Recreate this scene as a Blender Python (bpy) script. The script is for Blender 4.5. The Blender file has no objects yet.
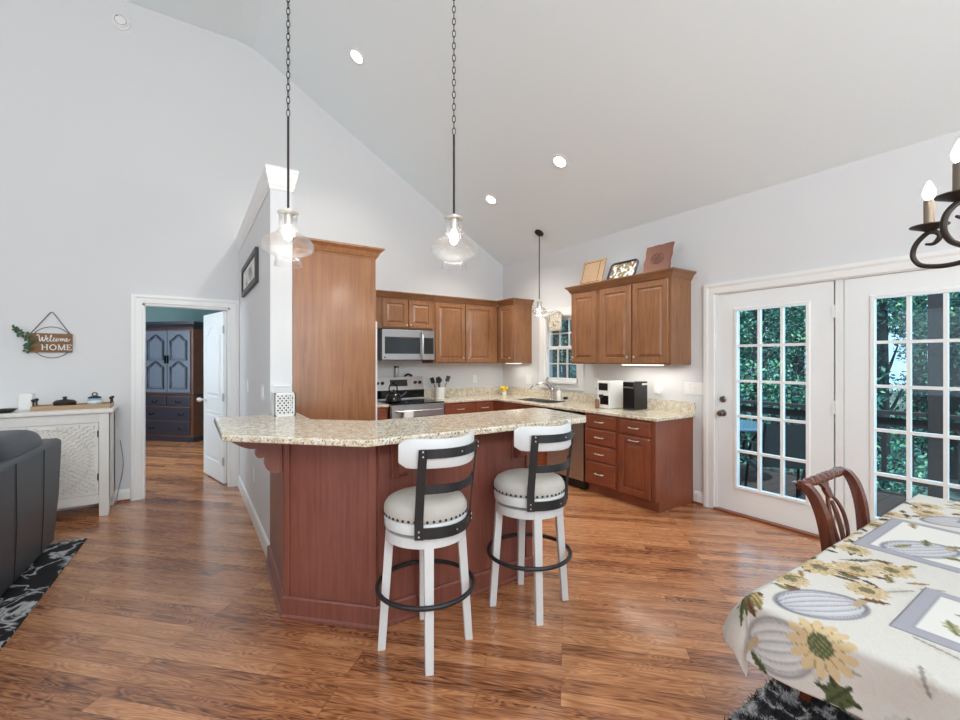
import bpy, math, random
import numpy as np
from mathutils import Vector, Matrix
random.seed(7)
rng = np.random.default_rng(7)
PI = math.pi
C = bpy.context.scene.collection
S = bpy.context.scene


def lin(*c):
    """sRGB 0-255 -> linear rgba"""
    o = []
    for v in c:
        v /= 255.0
        o.append(v / 12.92 if v <= 0.04045 else ((v + 0.055) / 1.055) ** 2.4)
    return (o[0], o[1], o[2], 1.0)


# ------------------------------------------------------------------ camera, world, light, exposure
cd = bpy.data.cameras.new('camera')
cam = bpy.data.objects.new('camera', cd)
C.objects.link(cam)
cd.sensor_width = 36.0
cd.lens = 36.0 * 440 / 960
cd.clip_start = 0.05
cd.clip_end = 300
cam.location = (0, 0, 1.42)
cam.rotation_euler = (math.radians(90), 0, math.radians(-33.6))
S.camera = cam

S.view_settings.view_transform = 'Standard'
S.view_settings.look = 'None'
S.view_settings.gamma = 1
S.view_settings.exposure = -0.6
S.view_settings.use_curve_mapping = False
S.display_settings.display_device = 'sRGB'
S.cycles.max_bounces = 10
S.cycles.diffuse_bounces = 5
S.cycles.transparent_max_bounces = 16
S.cycles.caustics_reflective = False
S.cycles.caustics_refractive = False
S.cycles.sample_clamp_indirect = 6

world = bpy.data.worlds.new('world')
S.world = world
world.use_nodes = True
bg = world.node_tree.nodes['Background']
bg.inputs[0].default_value = (0.72, 0.87, 1.0, 1)
bg.inputs[1].default_value = 2.5

sl = bpy.data.lights.new('sun', 'SUN')
sun = bpy.data.objects.new('sun', sl)
C.objects.link(sun)
sl.energy = 8.5
sl.angle = math.radians(1.0)
sl.color = (1.0, 0.96, 0.88)
sun.rotation_euler = (math.radians(26), 0, math.radians(-62))   # high in the west, over the house


def area(name, loc, rot, sx, sy, power, col=(1, 1, 1), spread=180):
    l = bpy.data.lights.new(name, 'AREA')
    l.shape = 'RECTANGLE'
    l.size = sx
    l.size_y = sy
    l.energy = power
    l.color = col
    l.spread = math.radians(spread)
    o = bpy.data.objects.new(name, l)
    C.objects.link(o)
    o.location = loc
    o.rotation_euler = rot
    return o


# area lamps added for daylight from unseen windows behind the camera and at left
area('unseen_front_window_light', (-2.6, -3.72, 1.75), (PI / 2, 0, 0), 2.0, 2.1, 52, (0.90, 0.96, 1))
area('unseen_front_window_light_second', (1.6, -3.72, 1.75), (PI / 2, 0, 0), 2.0, 2.1, 78, (0.90, 0.96, 1))
area('gable_ceiling_fill', (-0.4, -3.72, 3.75), (PI / 2 + 0.4, 0, 0), 3.4, 1.1, 285, (0.90, 0.96, 1))  # added lamp, tilted up to brighten the ceiling
area('unseen_left_window_light', (-5.12, 1.6, 1.6), (PI / 2, 0, -PI / 2), 3.0, 1.9, 50, (0.90, 0.96, 1))
# daylight entering the hall bedroom
area('daylight_bedroom_window', (-2.25, 8.0, 1.6), (PI / 2, 0, -PI / 2), 1.6, 1.4, 120, (0.76, 0.88, 1))
# daylight through the french doors
area('daylight_french_doors', (4.42, 1.3, 1.15), (PI / 2, 0, PI / 2), 1.7, 1.7, 24, (0.9, 0.97, 1))

# point lamp added in the bedroom, out of view, to brighten the armoire side
l_ = bpy.data.lights.new('bedroom_fill_light', 'POINT')
l_.energy = 55
l_.shadow_soft_size = 0.15
l_.color = (1, 0.95, 0.88)
lo_ = bpy.data.objects.new('bedroom_fill_light', l_)
C.objects.link(lo_)
lo_.location = (0.92, 6.35, 2.25)

# ------------------------------------------------------------------ materials
MATS = {}


def nodes_of(name):
    m = bpy.data.materials.new(name)
    m.use_nodes = True
    nt = m.node_tree
    return m, nt, nt.nodes['Principled BSDF']


def N(nt, t, **kw):
    n = nt.nodes.new(t)
    for k, v in kw.items():
        setattr(n, k, v)
    return n


def plain(name, col, rough=0.5, metal=0.0, bump=0, bscale=60, spec=0.5, coat=0, var=0.0, vscale=6):
    m, nt, b = nodes_of(name)
    b.inputs['Base Color'].default_value = col
    b.inputs['Roughness'].default_value = rough
    b.inputs['Metallic'].default_value = metal
    b.inputs['Specular IOR Level'].default_value = spec
    b.inputs['Coat Weight'].default_value = coat
    tc = N(nt, 'ShaderNodeTexCoord')
    if var:
        no = N(nt, 'ShaderNodeTexNoise')
        no.inputs['Scale'].default_value = vscale
        no.inputs['Detail'].default_value = 5
        nt.links.new(tc.outputs['Object'], no.inputs['Vector'])
        mx = N(nt, 'ShaderNodeMix', data_type='RGBA')
        mx.inputs[6].default_value = tuple(max(0, c * (1 - var)) for c in col[:3]) + (1,)
        mx.inputs[7].default_value = tuple(min(1, c * (1 + var)) for c in col[:3]) + (1,)
        nt.links.new(no.outputs['Fac'], mx.inputs[0])
        nt.links.new(mx.outputs[2], b.inputs['Base Color'])
    if bump:
        no = N(nt, 'ShaderNodeTexNoise')
        no.inputs['Scale'].default_value = bscale
        no.inputs['Detail'].default_value = 4
        nt.links.new(tc.outputs['Object'], no.inputs['Vector'])
        bp = N(nt, 'ShaderNodeBump')
        bp.inputs['Strength'].default_value = bump
        bp.inputs['Distance'].default_value = 0.004
        nt.links.new(no.outputs['Fac'], bp.inputs['Height'])
        nt.links.new(bp.outputs[0], b.inputs['Normal'])
    MATS[name] = m
    return m


def wood(name, dark, light, axis=2, rough=0.32, scale=1.0, coat=0.15, contrast=(0.14, 0.86)):
    m, nt, b = nodes_of(name)
    tc = N(nt, 'ShaderNodeTexCoord')
    mp = N(nt, 'ShaderNodeMapping')
    s = [44 * scale] * 3
    s[axis] = 2.4 * scale
    mp.inputs['Scale'].default_value = s
    nt.links.new(tc.outputs['Object'], mp.inputs['Vector'])
    no = N(nt, 'ShaderNodeTexNoise')
    no.inputs['Scale'].default_value = 1.6
    no.inputs['Detail'].default_value = 7
    no.inputs['Roughness'].default_value = 0.6
    no.inputs['Distortion'].default_value = 0.6
    nt.links.new(mp.outputs[0], no.inputs['Vector'])
    n2 = N(nt, 'ShaderNodeTexNoise')
    n2.inputs['Scale'].default_value = 3.0
    n2.inputs['Detail'].default_value = 3
    nt.links.new(tc.outputs['Object'], n2.inputs['Vector'])
    ad = N(nt, 'ShaderNodeMath', operation='MULTIPLY_ADD')
    nt.links.new(n2.outputs['Fac'], ad.inputs[0])
    ad.inputs[1].default_value = 0.55
    nt.links.new(no.outputs['Fac'], ad.inputs[2])
    rp = N(nt, 'ShaderNodeValToRGB')
    rp.color_ramp.elements[0].position = contrast[0] + 0.25
    rp.color_ramp.elements[1].position = contrast[1] + 0.28
    rp.color_ramp.elements[0].color = dark
    rp.color_ramp.elements[1].color = light
    nt.links.new(ad.outputs[0], rp.inputs[0])
    nt.links.new(rp.outputs[0], b.inputs['Base Color'])
    b.inputs['Roughness'].default_value = rough
    b.inputs['Coat Weight'].default_value = coat
    b.inputs['Coat Roughness'].default_value = 0.15
    MATS[name] = m
    return m


def floor_mat(name, tint=1.0, rough=0.26):
    m, nt, b = nodes_of(name)
    tc = N(nt, 'ShaderNodeTexCoord')
    mp = N(nt, 'ShaderNodeMapping')
    mp.inputs['Rotation'].default_value = (0, 0, math.radians(45))
    nt.links.new(tc.outputs['Object'], mp.inputs['Vector'])
    br = N(nt, 'ShaderNodeTexBrick')
    br.offset = 0.37
    br.offset_frequency = 3
    br.inputs['Scale'].default_value = 1
    br.inputs['Brick Width'].default_value = 0.95
    br.inputs['Row Height'].default_value = 0.082
    br.inputs['Mortar Size'].default_value = 0.0011
    br.inputs['Mortar Smooth'].default_value = 0.4
    br.inputs['Bias'].default_value = 0.0
    br.inputs['Color1'].default_value = (0, 0, 0, 1)
    br.inputs['Color2'].default_value = (1, 1, 1, 1)
    br.inputs['Mortar'].default_value = (0.25, 0.25, 0.25, 1)
    nt.links.new(mp.outputs[0], br.inputs['Vector'])
    # each board shifts the grain
    sc = N(nt, 'ShaderNodeVectorMath', operation='MULTIPLY_ADD')
    nt.links.new(br.outputs['Color'], sc.inputs[0])
    sc.inputs[1].default_value = (7.0, 3.0, 5.0)
    nt.links.new(mp.outputs[0], sc.inputs[2])
    m2 = N(nt, 'ShaderNodeMapping')
    m2.inputs['Scale'].default_value = (2.2, 30, 1)
    nt.links.new(sc.outputs[0], m2.inputs['Vector'])
    g = N(nt, 'ShaderNodeTexNoise')
    g.inputs['Scale'].default_value = 1.5
    g.inputs['Detail'].default_value = 8
    g.inputs['Roughness'].default_value = 0.65
    g.inputs['Distortion'].default_value = 1.2
    nt.links.new(m2.outputs[0], g.inputs['Vector'])
    m3 = N(nt, 'ShaderNodeMapping')
    m3.inputs['Scale'].default_value = (1.6, 11, 1)
    nt.links.new(sc.outputs[0], m3.inputs['Vector'])
    wv = N(nt, 'ShaderNodeTexNoise')
    wv.inputs['Scale'].default_value = 1.3
    wv.inputs['Detail'].default_value = 1.5
    wv.inputs['Distortion'].default_value = 0.8
    nt.links.new(m3.outputs[0], wv.inputs['Vector'])
    sn = N(nt, 'ShaderNodeMath', operation='MULTIPLY')
    nt.links.new(wv.outputs['Fac'], sn.inputs[0])
    sn.inputs[1].default_value = 95
    si = N(nt, 'ShaderNodeMath', operation='SINE')
    nt.links.new(sn.outputs[0], si.inputs[0])
    a1 = N(nt, 'ShaderNodeMath', operation='MULTIPLY_ADD')
    nt.links.new(si.outputs[0], a1.inputs[0])
    a1.inputs[1].default_value = 0.10
    nt.links.new(g.outputs['Fac'], a1.inputs[2])
    sep = N(nt, 'ShaderNodeSeparateColor')
    nt.links.new(br.outputs['Color'], sep.inputs[0])
    a2 = N(nt, 'ShaderNodeMath', operation='MULTIPLY_ADD')
    nt.links.new(sep.outputs[0], a2.inputs[0])
    a2.inputs[1].default_value = 0.30
    nt.links.new(a1.outputs[0], a2.inputs[2])
    rp = N(nt, 'ShaderNodeValToRGB')
    e = rp.color_ramp.elements
    e[0].position = 0.33
    e[0].color = lin(88 * tint, 48 * tint, 31 * tint)
    e[1].position = 0.98
    e[1].color = lin(218 * tint, 158 * tint, 110 * tint)
    x = e.new(0.62)
    x.color = lin(174 * tint, 114 * tint, 75 * tint)
    nt.links.new(a2.outputs[0], rp.inputs[0])
    mm = N(nt, 'ShaderNodeMix', data_type='RGBA', blend_type='MULTIPLY')
    nt.links.new(br.outputs['Fac'], mm.inputs[0])
    nt.links.new(rp.outputs[0], mm.inputs[6])
    mm.inputs[7].default_value = (0.35, 0.3, 0.3, 1)
    nt.links.new(mm.outputs[2], b.inputs['Base Color'])
    b.inputs['Roughness'].default_value = rough
    b.inputs['Coat Weight'].default_value = 0.35
    b.inputs['Coat Roughness'].default_value = 0.12
    bp = N(nt, 'ShaderNodeBump')
    bp.inputs['Strength'].default_value = 0.12
    bp.inputs['Distance'].default_value = 0.002
    nt.links.new(a1.outputs[0], bp.inputs['Height'])
    nt.links.new(bp.outputs[0], b.inputs['Normal'])
    MATS[name] = m
    return m


def granite_mat(name):
    m, nt, b = nodes_of(name)
    tc = N(nt, 'ShaderNodeTexCoord')
    n1 = N(nt, 'ShaderNodeTexNoise')
    n1.inputs['Scale'].default_value = 95
    n1.inputs['Detail'].default_value = 4
    n1.inputs['Roughness'].default_value = 0.7
    nt.links.new(tc.outputs['Object'], n1.inputs['Vector'])
    r1 = N(nt, 'ShaderNodeValToRGB')
    e = r1.color_ramp.elements
    e[0].position = 0.33
    e[0].color = lin(60, 50, 40)
    e[1].position = 0.68
    e[1].color = lin(240, 237, 226)
    for p, c in ((0.39, lin(146, 130, 104)), (0.44, lin(216, 207, 186)), (0.54, lin(238, 233, 222))):
        x = e.new(p)
        x.color = c
    nt.links.new(n1.outputs['Fac'], r1.inputs[0])
    n2 = N(nt, 'ShaderNodeTexNoise')
    n2.inputs['Scale'].default_value = 24
    n2.inputs['Detail'].default_value = 3
    nt.links.new(tc.outputs['Object'], n2.inputs['Vector'])
    r2 = N(nt, 'ShaderNodeValToRGB')
    r2.color_ramp.elements[0].position = 0.36
    r2.color_ramp.elements[0].color = lin(226, 212, 184)
    r2.color_ramp.elements[1].position = 0.6
    r2.color_ramp.elements[1].color = (1, 1, 1, 1)
    nt.links.new(n2.outputs['Fac'], r2.inputs[0])
    mm = N(nt, 'ShaderNodeMix', data_type='RGBA', blend_type='MULTIPLY')
    mm.inputs[0].default_value = 0.75
    nt.links.new(r1.outputs[0], mm.inputs[6])
    nt.links.new(r2.outputs[0], mm.inputs[7])
    nt.links.new(mm.outputs[2], b.inputs['Base Color'])
    b.inputs['Roughness'].default_value = 0.12
    MATS[name] = m
    return m


def glass_mat(name, tint=(1, 1, 1, 1), gloss=1.0, rough=0.0, ior=1.45, seedy=0, scatter=0):
    """thin clear glass: see-through with a fresnel reflection"""
    m, nt, b = nodes_of(name)
    nt.nodes.remove(b)
    out = nt.nodes['Material Output']
    tr = N(nt, 'ShaderNodeBsdfTransparent')
    tr.inputs[0].default_value = tint
    gl = N(nt, 'ShaderNodeBsdfGlossy')
    gl.inputs['Roughness'].default_value = rough
    fr = N(nt, 'ShaderNodeFresnel')
    fr.inputs[0].default_value = ior
    mu = N(nt, 'ShaderNodeMath', operation='MULTIPLY')
    nt.links.new(fr.outputs[0], mu.inputs[0])
    mu.inputs[1].default_value = gloss
    mx = N(nt, 'ShaderNodeMixShader')
    nt.links.new(mu.outputs[0], mx.inputs[0])
    nt.links.new(tr.outputs[0], mx.inputs[1])
    nt.links.new(gl.outputs[0], mx.inputs[2])
    if scatter:
        tl = N(nt, 'ShaderNodeBsdfTranslucent')
        tl.inputs[0].default_value = (0.95, 0.95, 0.95, 1)
        m2 = N(nt, 'ShaderNodeMixShader')
        m2.inputs[0].default_value = scatter
        nt.links.new(tr.outputs[0], m2.inputs[1])
        nt.links.new(tl.outputs[0], m2.inputs[2])
        nt.links.new(m2.outputs[0], mx.inputs[1])
    nt.links.new(mx.outputs[0], out.inputs[0])
    if seedy:
        tc = N(nt, 'ShaderNodeTexCoord')
        no = N(nt, 'ShaderNodeTexNoise')
        no.inputs['Scale'].default_value = seedy
        nt.links.new(tc.outputs['Object'], no.inputs['Vector'])
        bp = N(nt, 'ShaderNodeBump')
        bp.inputs['Strength'].default_value = 0.8
        bp.inputs['Distance'].default_value = 0.01
        nt.links.new(no.outputs['Fac'], bp.inputs['Height'])
        nt.links.new(bp.outputs[0], gl.inputs['Normal'])
        nt.links.new(bp.outputs[0], fr.inputs['Normal'])
    MATS[name] = m
    return m


def emit_mat(name, col, strength):
    m, nt, b = nodes_of(name)
    b.inputs['Base Color'].default_value = col
    b.inputs['Emission Color'].default_value = col
    b.inputs['Emission Strength'].default_value = strength
    MATS[name] = m
    return m


def vcol_mat(name, rough=0.8, bump=0, bscale=400, spec=0.3):
    m, nt, b = nodes_of(name)
    at = N(nt, 'ShaderNodeAttribute')
    at.attribute_name = 'pattern'
    nt.links.new(at.outputs['Color'], b.inputs['Base Color'])
    b.inputs['Roughness'].default_value = rough
    b.inputs['Specular IOR Level'].default_value = spec
    if bump:
        tc = N(nt, 'ShaderNodeTexCoord')
        no = N(nt, 'ShaderNodeTexNoise')
        no.inputs['Scale'].default_value = bscale
        nt.links.new(tc.outputs['Object'], no.inputs['Vector'])
        bp = N(nt, 'ShaderNodeBump')
        bp.inputs['Strength'].default_value = bump
        bp.inputs['Distance'].default_value = 0.002
        nt.links.new(no.outputs['Fac'], bp.inputs['Height'])
        nt.links.new(bp.outputs[0], b.inputs['Normal'])
    MATS[name] = m
    return m


def ramp_mat(name, stops, scale=8, rough=0.8, detail=6, distortion=0.0, bump=0, stretch=(1, 1, 1), ridged=False):
    m, nt, b = nodes_of(name)
    tc = N(nt, 'ShaderNodeTexCoord')
    mp = N(nt, 'ShaderNodeMapping')
    mp.inputs['Scale'].default_value = stretch
    nt.links.new(tc.outputs['Object'], mp.inputs['Vector'])
    no = N(nt, 'ShaderNodeTexNoise')
    no.inputs['Scale'].default_value = scale
    no.inputs['Detail'].default_value = detail
    no.inputs['Distortion'].default_value = distortion
    nt.links.new(mp.outputs[0], no.inputs['Vector'])
    src = no.outputs['Fac']
    if ridged:
        a = N(nt, 'ShaderNodeMath', operation='SUBTRACT')
        nt.links.new(src, a.inputs[0])
        a.inputs[1].default_value = 0.5
        ab = N(nt, 'ShaderNodeMath', operation='ABSOLUTE')
        nt.links.new(a.outputs[0], ab.inputs[0])
        src = ab.outputs[0]
    rp = N(nt, 'ShaderNodeValToRGB')
    e = rp.color_ramp.elements
    e[0].position, e[0].color = stops[0]
    e[1].position, e[1].color = stops[-1]
    for p, c in stops[1:-1]:
        x = e.new(p)
        x.color = c
    nt.links.new(src, rp.inputs[0])
    nt.links.new(rp.outputs[0], b.inputs['Base Color'])
    b.inputs['Roughness'].default_value = rough
    if bump:
        bp = N(nt, 'ShaderNodeBump')
        bp.inputs['Strength'].default_value = bump
        bp.inputs['Distance'].default_value = 0.01
        nt.links.new(no.outputs['Fac'], bp.inputs['Height'])
        nt.links.new(bp.outputs[0], b.inputs['Normal'])
    MATS[name] = m
    return m


M_wall = plain('wall_paint', lin(219, 220, 221), 0.85, bump=0.04, bscale=250)
M_ceil = plain('ceiling_paint', lin(238, 248, 252), 0.9, bump=0.04, bscale=200)
M_trim = plain('white_trim', lin(238, 238, 236), 0.4)
M_door = plain('white_door_paint', lin(238, 240, 240), 0.4)
M_teal = plain('teal_paint', lin(128, 158, 158), 0.9)
M_floor = floor_mat('oak_floor')
M_cab = wood('cabinet_wood', lin(106, 68, 44), lin(162, 114, 77), 2, rough=0.3)
M_cabx = wood('cabinet_wood_across_x', lin(106, 68, 44), lin(162, 114, 77), 0, rough=0.3)
M_caby = wood('cabinet_wood_across_y', lin(106, 68, 44), lin(162, 114, 77), 1, rough=0.3)
M_tall = wood('tall_panel_wood', lin(122, 78, 50), lin(168, 116, 78), 2, rough=0.27, scale=0.6)
M_red = wood('cabinet_wood_lighting_tone', lin(98, 48, 31), lin(148, 82, 55), 2, rough=0.3)  # same wood as the wall cabinets; redder local light put into the colour
M_redy = wood('cabinet_wood_lighting_tone_across_y', lin(98, 48, 31), lin(148, 82, 55), 1, rough=0.3)
M_redx = wood('cabinet_wood_lighting_tone_across_x', lin(98, 48, 31), lin(148, 82, 55), 0, rough=0.3)
M_bar = wood('bar_wood', lin(108, 60, 50), lin(142, 86, 73), 2, rough=0.36, scale=0.7)
M_granite = granite_mat('granite')
M_steel = plain('stainless_steel', lin(190, 190, 190), 0.28, metal=1.0)
M_nickel = plain('brushed_nickel', lin(226, 224, 218), 0.36, metal=0.8)
M_satin = plain('satin_bronze_nickel', lin(132, 124, 114), 0.3, metal=0.9)
M_chrome = plain('chrome', lin(215, 216, 218), 0.1, metal=1.0)
M_black = plain('black_gloss', lin(16, 16, 17), 0.12)
M_blackm = plain('black_metal', lin(34, 34, 36), 0.45)
M_iron = plain('dark_iron', lin(48, 40, 36), 0.5, metal=0.3)
M_dkglass = plain('dark_appliance_glass', lin(40, 44, 48), 0.08)
M_white = plain('white_enamel', lin(238, 238, 236), 0.35)
M_ceramic = plain('white_ceramic', lin(236, 236, 233), 0.2)
M_stoolw = plain('whitewashed_wood', lin(216, 218, 218), 0.5, bump=0.15, bscale=90, var=0.03)
M_seat = plain('cream_upholstery', lin(190, 186, 178), 0.9, bump=0.3, bscale=500, var=0.05, vscale=30)
M_leather = plain('charcoal_leather', lin(49, 55, 63), 0.4, bump=0.25, bscale=120, var=0.12, vscale=5)
M_walnut = wood('mahogany_wood', lin(58, 24, 15), lin(112, 56, 36), 2, rough=0.25)
M_arm = wood('dark_armoire_wood', lin(62, 34, 22), lin(108, 62, 40), 2, rough=0.3)
M_armf = plain('armoire_front_sheen_tint', lin(96, 104, 116), 0.3, var=0.15, vscale=20)  # dark wood; blue window sheen is put into this front colour
M_armd = plain('armoire_dark_edge', lin(44, 42, 52), 0.35)
M_glass = glass_mat('window_glass', (0.76, 0.90, 0.98, 1), 0.45)  # blue sky reflection is put into the glass tint
M_shade = glass_mat('seeded_clear_glass', (0.99, 0.99, 0.99, 1), 0.55, 0.05, 1.45, seedy=70, scatter=0.035)
M_bulb = emit_mat('glowing_bulb', (1.0, 0.95, 0.86, 1), 22)
M_can = emit_mat('glowing_downlight', (1.0, 0.97, 0.92, 1), 14)
M_strip = emit_mat('glowing_strip', (1.0, 0.96, 0.88, 1), 2)
M_gap = plain('dark_gap', lin(20, 18, 17), 0.9)
M_deck = plain('deck_stain', lin(74, 60, 56), 0.7, var=0.15, vscale=14)
M_rail = plain('dark_rail_stain', lin(60, 52, 50), 0.75, var=0.15, vscale=20)
M_bark = plain('tree_bark', lin(64, 66, 66), 0.95, bump=0.8, bscale=25, var=0.3, vscale=12)
M_soil = ramp_mat('forest_floor', [(0.3, lin(52, 60, 50)), (0.55, lin(96, 104, 88)), (0.75, lin(160, 168, 150))], scale=2.2)
M_leafs = [plain('dark_leaf', lin(58, 104, 100), 0.55, var=0.4, vscale=3), plain('mid_leaf', lin(84, 140, 118), 0.55, var=0.4, vscale=3),
           plain('bright_leaf', lin(150, 204, 150), 0.55, var=0.4, vscale=3)]
M_tablew = plain('white_distressed_paint', lin(226, 224, 219), 0.7, bump=0.3, bscale=60, var=0.05, vscale=15)
M_cloth = vcol_mat('printed_tablecloth', 0.85, bump=0.15)
M_lining = plain('grey_cloth_backing', lin(160, 166, 180), 0.9)
M_tan = wood('tray_wood', lin(140, 112, 84), lin(186, 158, 126), 0, rough=0.6, coat=0)
M_sign = wood('sign_wood', lin(104, 72, 44), lin(146, 108, 70), 0, rough=0.7, coat=0)
M_leafg = plain('eucalyptus_green', lin(62, 88, 60), 0.6, var=0.3, vscale=40)
M_twine = plain('jute_twine', lin(90, 80, 66), 0.9)
M_paper = plain('cream_paper', lin(232, 230, 222), 0.9)
M_shag = ramp_mat('shaggy_grey', [(0.0, lin(196, 196, 198)), (0.022, lin(150, 150, 152)), (0.05, lin(48, 48, 52)), (0.2, lin(30, 30, 34))], scale=2.6, rough=1.0, distortion=1.6, ridged=True)
M_vein = ramp_mat('veined_black', [(0.0, lin(214, 214, 214)), (0.016, lin(150, 150, 152)), (0.032, lin(26, 25, 28)), (0.2, lin(18, 17, 20))], scale=4.5, rough=0.95, distortion=0.7, detail=5, ridged=True)
M_blue = plain('pale_blue_glaze', lin(146, 186, 204), 0.3)
M_yellow = plain('yellow_petal', lin(228, 190, 40), 0.6)
M_amber = plain('amber_glass', lin(140, 92, 60), 0.2)
M_patioglass = plain('patio_table_top', lin(110, 140, 160), 0.15)
M_sling = plain('grey_sling_fabric', lin(84, 82, 80), 0.9)

# ------------------------------------------------------------------ mesh building


class MB:
    def __init__(s):
        s.v = []
        s.f = []
        s.m = []
        s.mi = 0

    def add(s, vs, fs):
        o = len(s.v)
        s.v += [tuple(p) for p in vs]
        for f in fs:
            s.f.append(tuple(i + o for i in f))
            s.m.append(s.mi)
        return s

    def box(s, x0, x1, y0, y1, z0, z1):
        if x0 > x1: x0, x1 = x1, x0
        if y0 > y1: y0, y1 = y1, y0
        if z0 > z1: z0, z1 = z1, z0
        return s.add([(x0, y0, z0), (x1, y0, z0), (x1, y1, z0), (x0, y1, z0), (x0, y0, z1), (x1, y0, z1), (x1, y1, z1), (x0, y1, z1)],
                     [(0, 3, 2, 1), (4, 5, 6, 7), (0, 1, 5, 4), (1, 2, 6, 5), (2, 3, 7, 6), (3, 0, 4, 7)])

    def obox(s, O, U, V, W, u0, u1, v0, v1, w0, w1):
        O, U, V, W = map(Vector, (O, U, V, W))
        vs = [O + U * a + V * b + W * c for c in (w0, w1) for a, b in ((u0, v0), (u1, v0), (u1, v1), (u0, v1))]
        return s.add(vs, [(0, 3, 2, 1), (4, 5, 6, 7), (0, 1, 5, 4), (1, 2, 6, 5), (2, 3, 7, 6), (3, 0, 4, 7)])

    def loft(s, loops, cap=True, closed=False):
        n = len(loops[0])
        o = len(s.v)
        vs = [tuple(p) for L in loops for p in L]
        fs = []
        K = len(loops)
        for k in range(K if closed else K - 1):
            a, b = k * n, ((k + 1) % K) * n
            for i in range(n):
                j = (i + 1) % n
                fs.append((a + i, a + j, b + j, b + i))
        if cap and not closed:
            fs.append(tuple(range(n - 1, -1, -1)))
            fs.append(tuple((K - 1) * n + i for i in range(n)))
        return s.add(vs, fs)

    def prism(s, poly, z0, z1, axis=2, origin=(0, 0, 0)):
        """poly of (a,b) extruded along axis: axis2 -> (a,b,z); axis1 -> (a,y,b); axis0 -> (x,a,b)"""
        def P(a, b, t):
            return {2: (a, b, t), 1: (a, t, b), 0: (t, a, b)}[axis]
        return s.loft([[P(a, b, z0) for a, b in poly], [P(a, b, z1) for a, b in poly]])

    def tube(s, pts, r, n=10, closed=False, cap=True):
        pts = [Vector(p) for p in pts]
        K = len(pts)
        rs = r if isinstance(r, (list, tuple)) else [r] * K
        T = []
        for i in range(K):
            if closed:
                t = pts[(i + 1) % K] - pts[i - 1]
            else:
                t = pts[min(i + 1, K - 1)] - pts[max(i - 1, 0)]
            T.append(t.normalized() if t.length > 1e-9 else Vector((0, 0, 1)))
        up = Vector((0, 0, 1)) if abs(T[0].z) < 0.9 else Vector((1, 0, 0))
        nrm = (up - T[0] * up.dot(T[0])).normalized()
        loops = []
        for i in range(K):
            nrm = (nrm - T[i] * nrm.dot(T[i]))
            nrm = nrm.normalized() if nrm.length > 1e-6 else T[i].orthogonal().normalized()
            bn = T[i].cross(nrm)
            loops.append([pts[i] + (nrm * math.cos(2 * PI * k / n) + bn * math.sin(2 * PI * k / n)) * rs[i] for k in range(n)])
        return s.loft(loops, cap=cap, closed=closed)

    def lathe(s, prof, c=(0, 0, 0), n=28, cap=True):
        loops = [[(c[0] + r * math.cos(2 * PI * k / n), c[1] + r * math.sin(2 * PI * k / n), c[2] + z) for k in range(n)] for r, z in prof]
        return s.loft(loops, cap=cap)

    def sweep(s, path, prof, z0, side=1, closed=False):
        """profile (out, dz) swept along an xy path with mitred corners; side=1: out is to the right of travel"""
        P = [Vector((p[0], p[1])) for p in path]
        K = len(P)
        loops = []
        for i in range(K):
            def nr(a, b):
                d = (b - a).normalized()
                return Vector((d.y, -d.x)) * side
            if closed or 0 < i < K - 1:
                n1 = nr(P[i - 1], P[i])
                n2 = nr(P[i], P[(i + 1) % K])
                m = (n1 + n2)
                m = m / max(1e-6, (1 + n1.dot(n2)))
            elif i == 0:
                m = nr(P[0], P[1])
            else:
                m = nr(P[-2], P[-1])
            loops.append([(P[i].x + m.x * o, P[i].y + m.y * o, z0 + z) for o, z in prof])
        return s.loft(loops, closed=closed)

    def ellipsoid(s, c, rx, ry, rz, nu=20, nv=12, p=1.0):
        loops = []
        for j in range(nv + 1):
            t = -PI / 2 + PI * j / nv
            ct, st = math.cos(t), math.sin(t)
            f = lambda q: math.copysign(abs(q) ** p, q)
            ct = max(ct, 1e-3)
            loops.append([(c[0] + rx * f(ct) * f(math.cos(2 * PI * k / nu)), c[1] + ry * f(ct) * f(math.sin(2 * PI * k / nu)), c[2] + rz * f(st)) for k in range(nu)])
        return s.loft(loops)


def root_of(o):
    while o.parent:
        o = o.parent
    return o


def obj(name, mb, mat, parent=None, smooth=False, bevel=0, local=False, angle=35):
    """links mb as one mesh. World coordinates unless local; the origin of a top-level mesh is its base centre."""
    v = np.array(mb.v, dtype=float)
    me = bpy.data.meshes.new(name)
    o = bpy.data.objects.new(name, me)
    C.objects.link(o)
    if parent is not None:
        o.parent = parent
        if not local:
            R = root_of(parent)
            rz = R.rotation_euler.z
            v = v - np.array(R.location)
            if rz:
                c, s_ = math.cos(-rz), math.sin(-rz)
                v = np.stack([v[:, 0] * c - v[:, 1] * s_, v[:, 0] * s_ + v[:, 1] * c, v[:, 2]], 1)
    else:
        lo, hi = v.min(0), v.max(0)
        base = np.array([(lo[0] + hi[0]) / 2, (lo[1] + hi[1]) / 2, lo[2]])
        v = v - base
        o.location = base
    me.from_pydata(v.tolist(), [], mb.f)
    for mm in (mat if isinstance(mat, (list, tuple)) else [mat]):
        me.materials.append(mm)
    if max(mb.m, default=0):
        me.polygons.foreach_set('material_index', mb.m)
    me.validate()
    import bmesh
    bm = bmesh.new()
    bm.from_mesh(me)
    bmesh.ops.recalc_face_normals(bm, faces=bm.faces)
    bm.to_mesh(me)
    bm.free()
    if smooth:
        me.shade_smooth() if hasattr(me, 'shade_smooth') else None
        me.polygons.foreach_set('use_smooth', [True] * len(me.polygons))
        if angle < 180:
            try:
                me.set_sharp_from_angle(angle=math.radians(angle))
            except Exception:
                pass
    if bevel:
        b = o.modifiers.new('edge', 'BEVEL')
        b.width = bevel
        b.segments = 2
        b.limit_method = 'ANGLE'
        b.angle_limit = math.radians(40)
    me.update()
    return o


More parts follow.
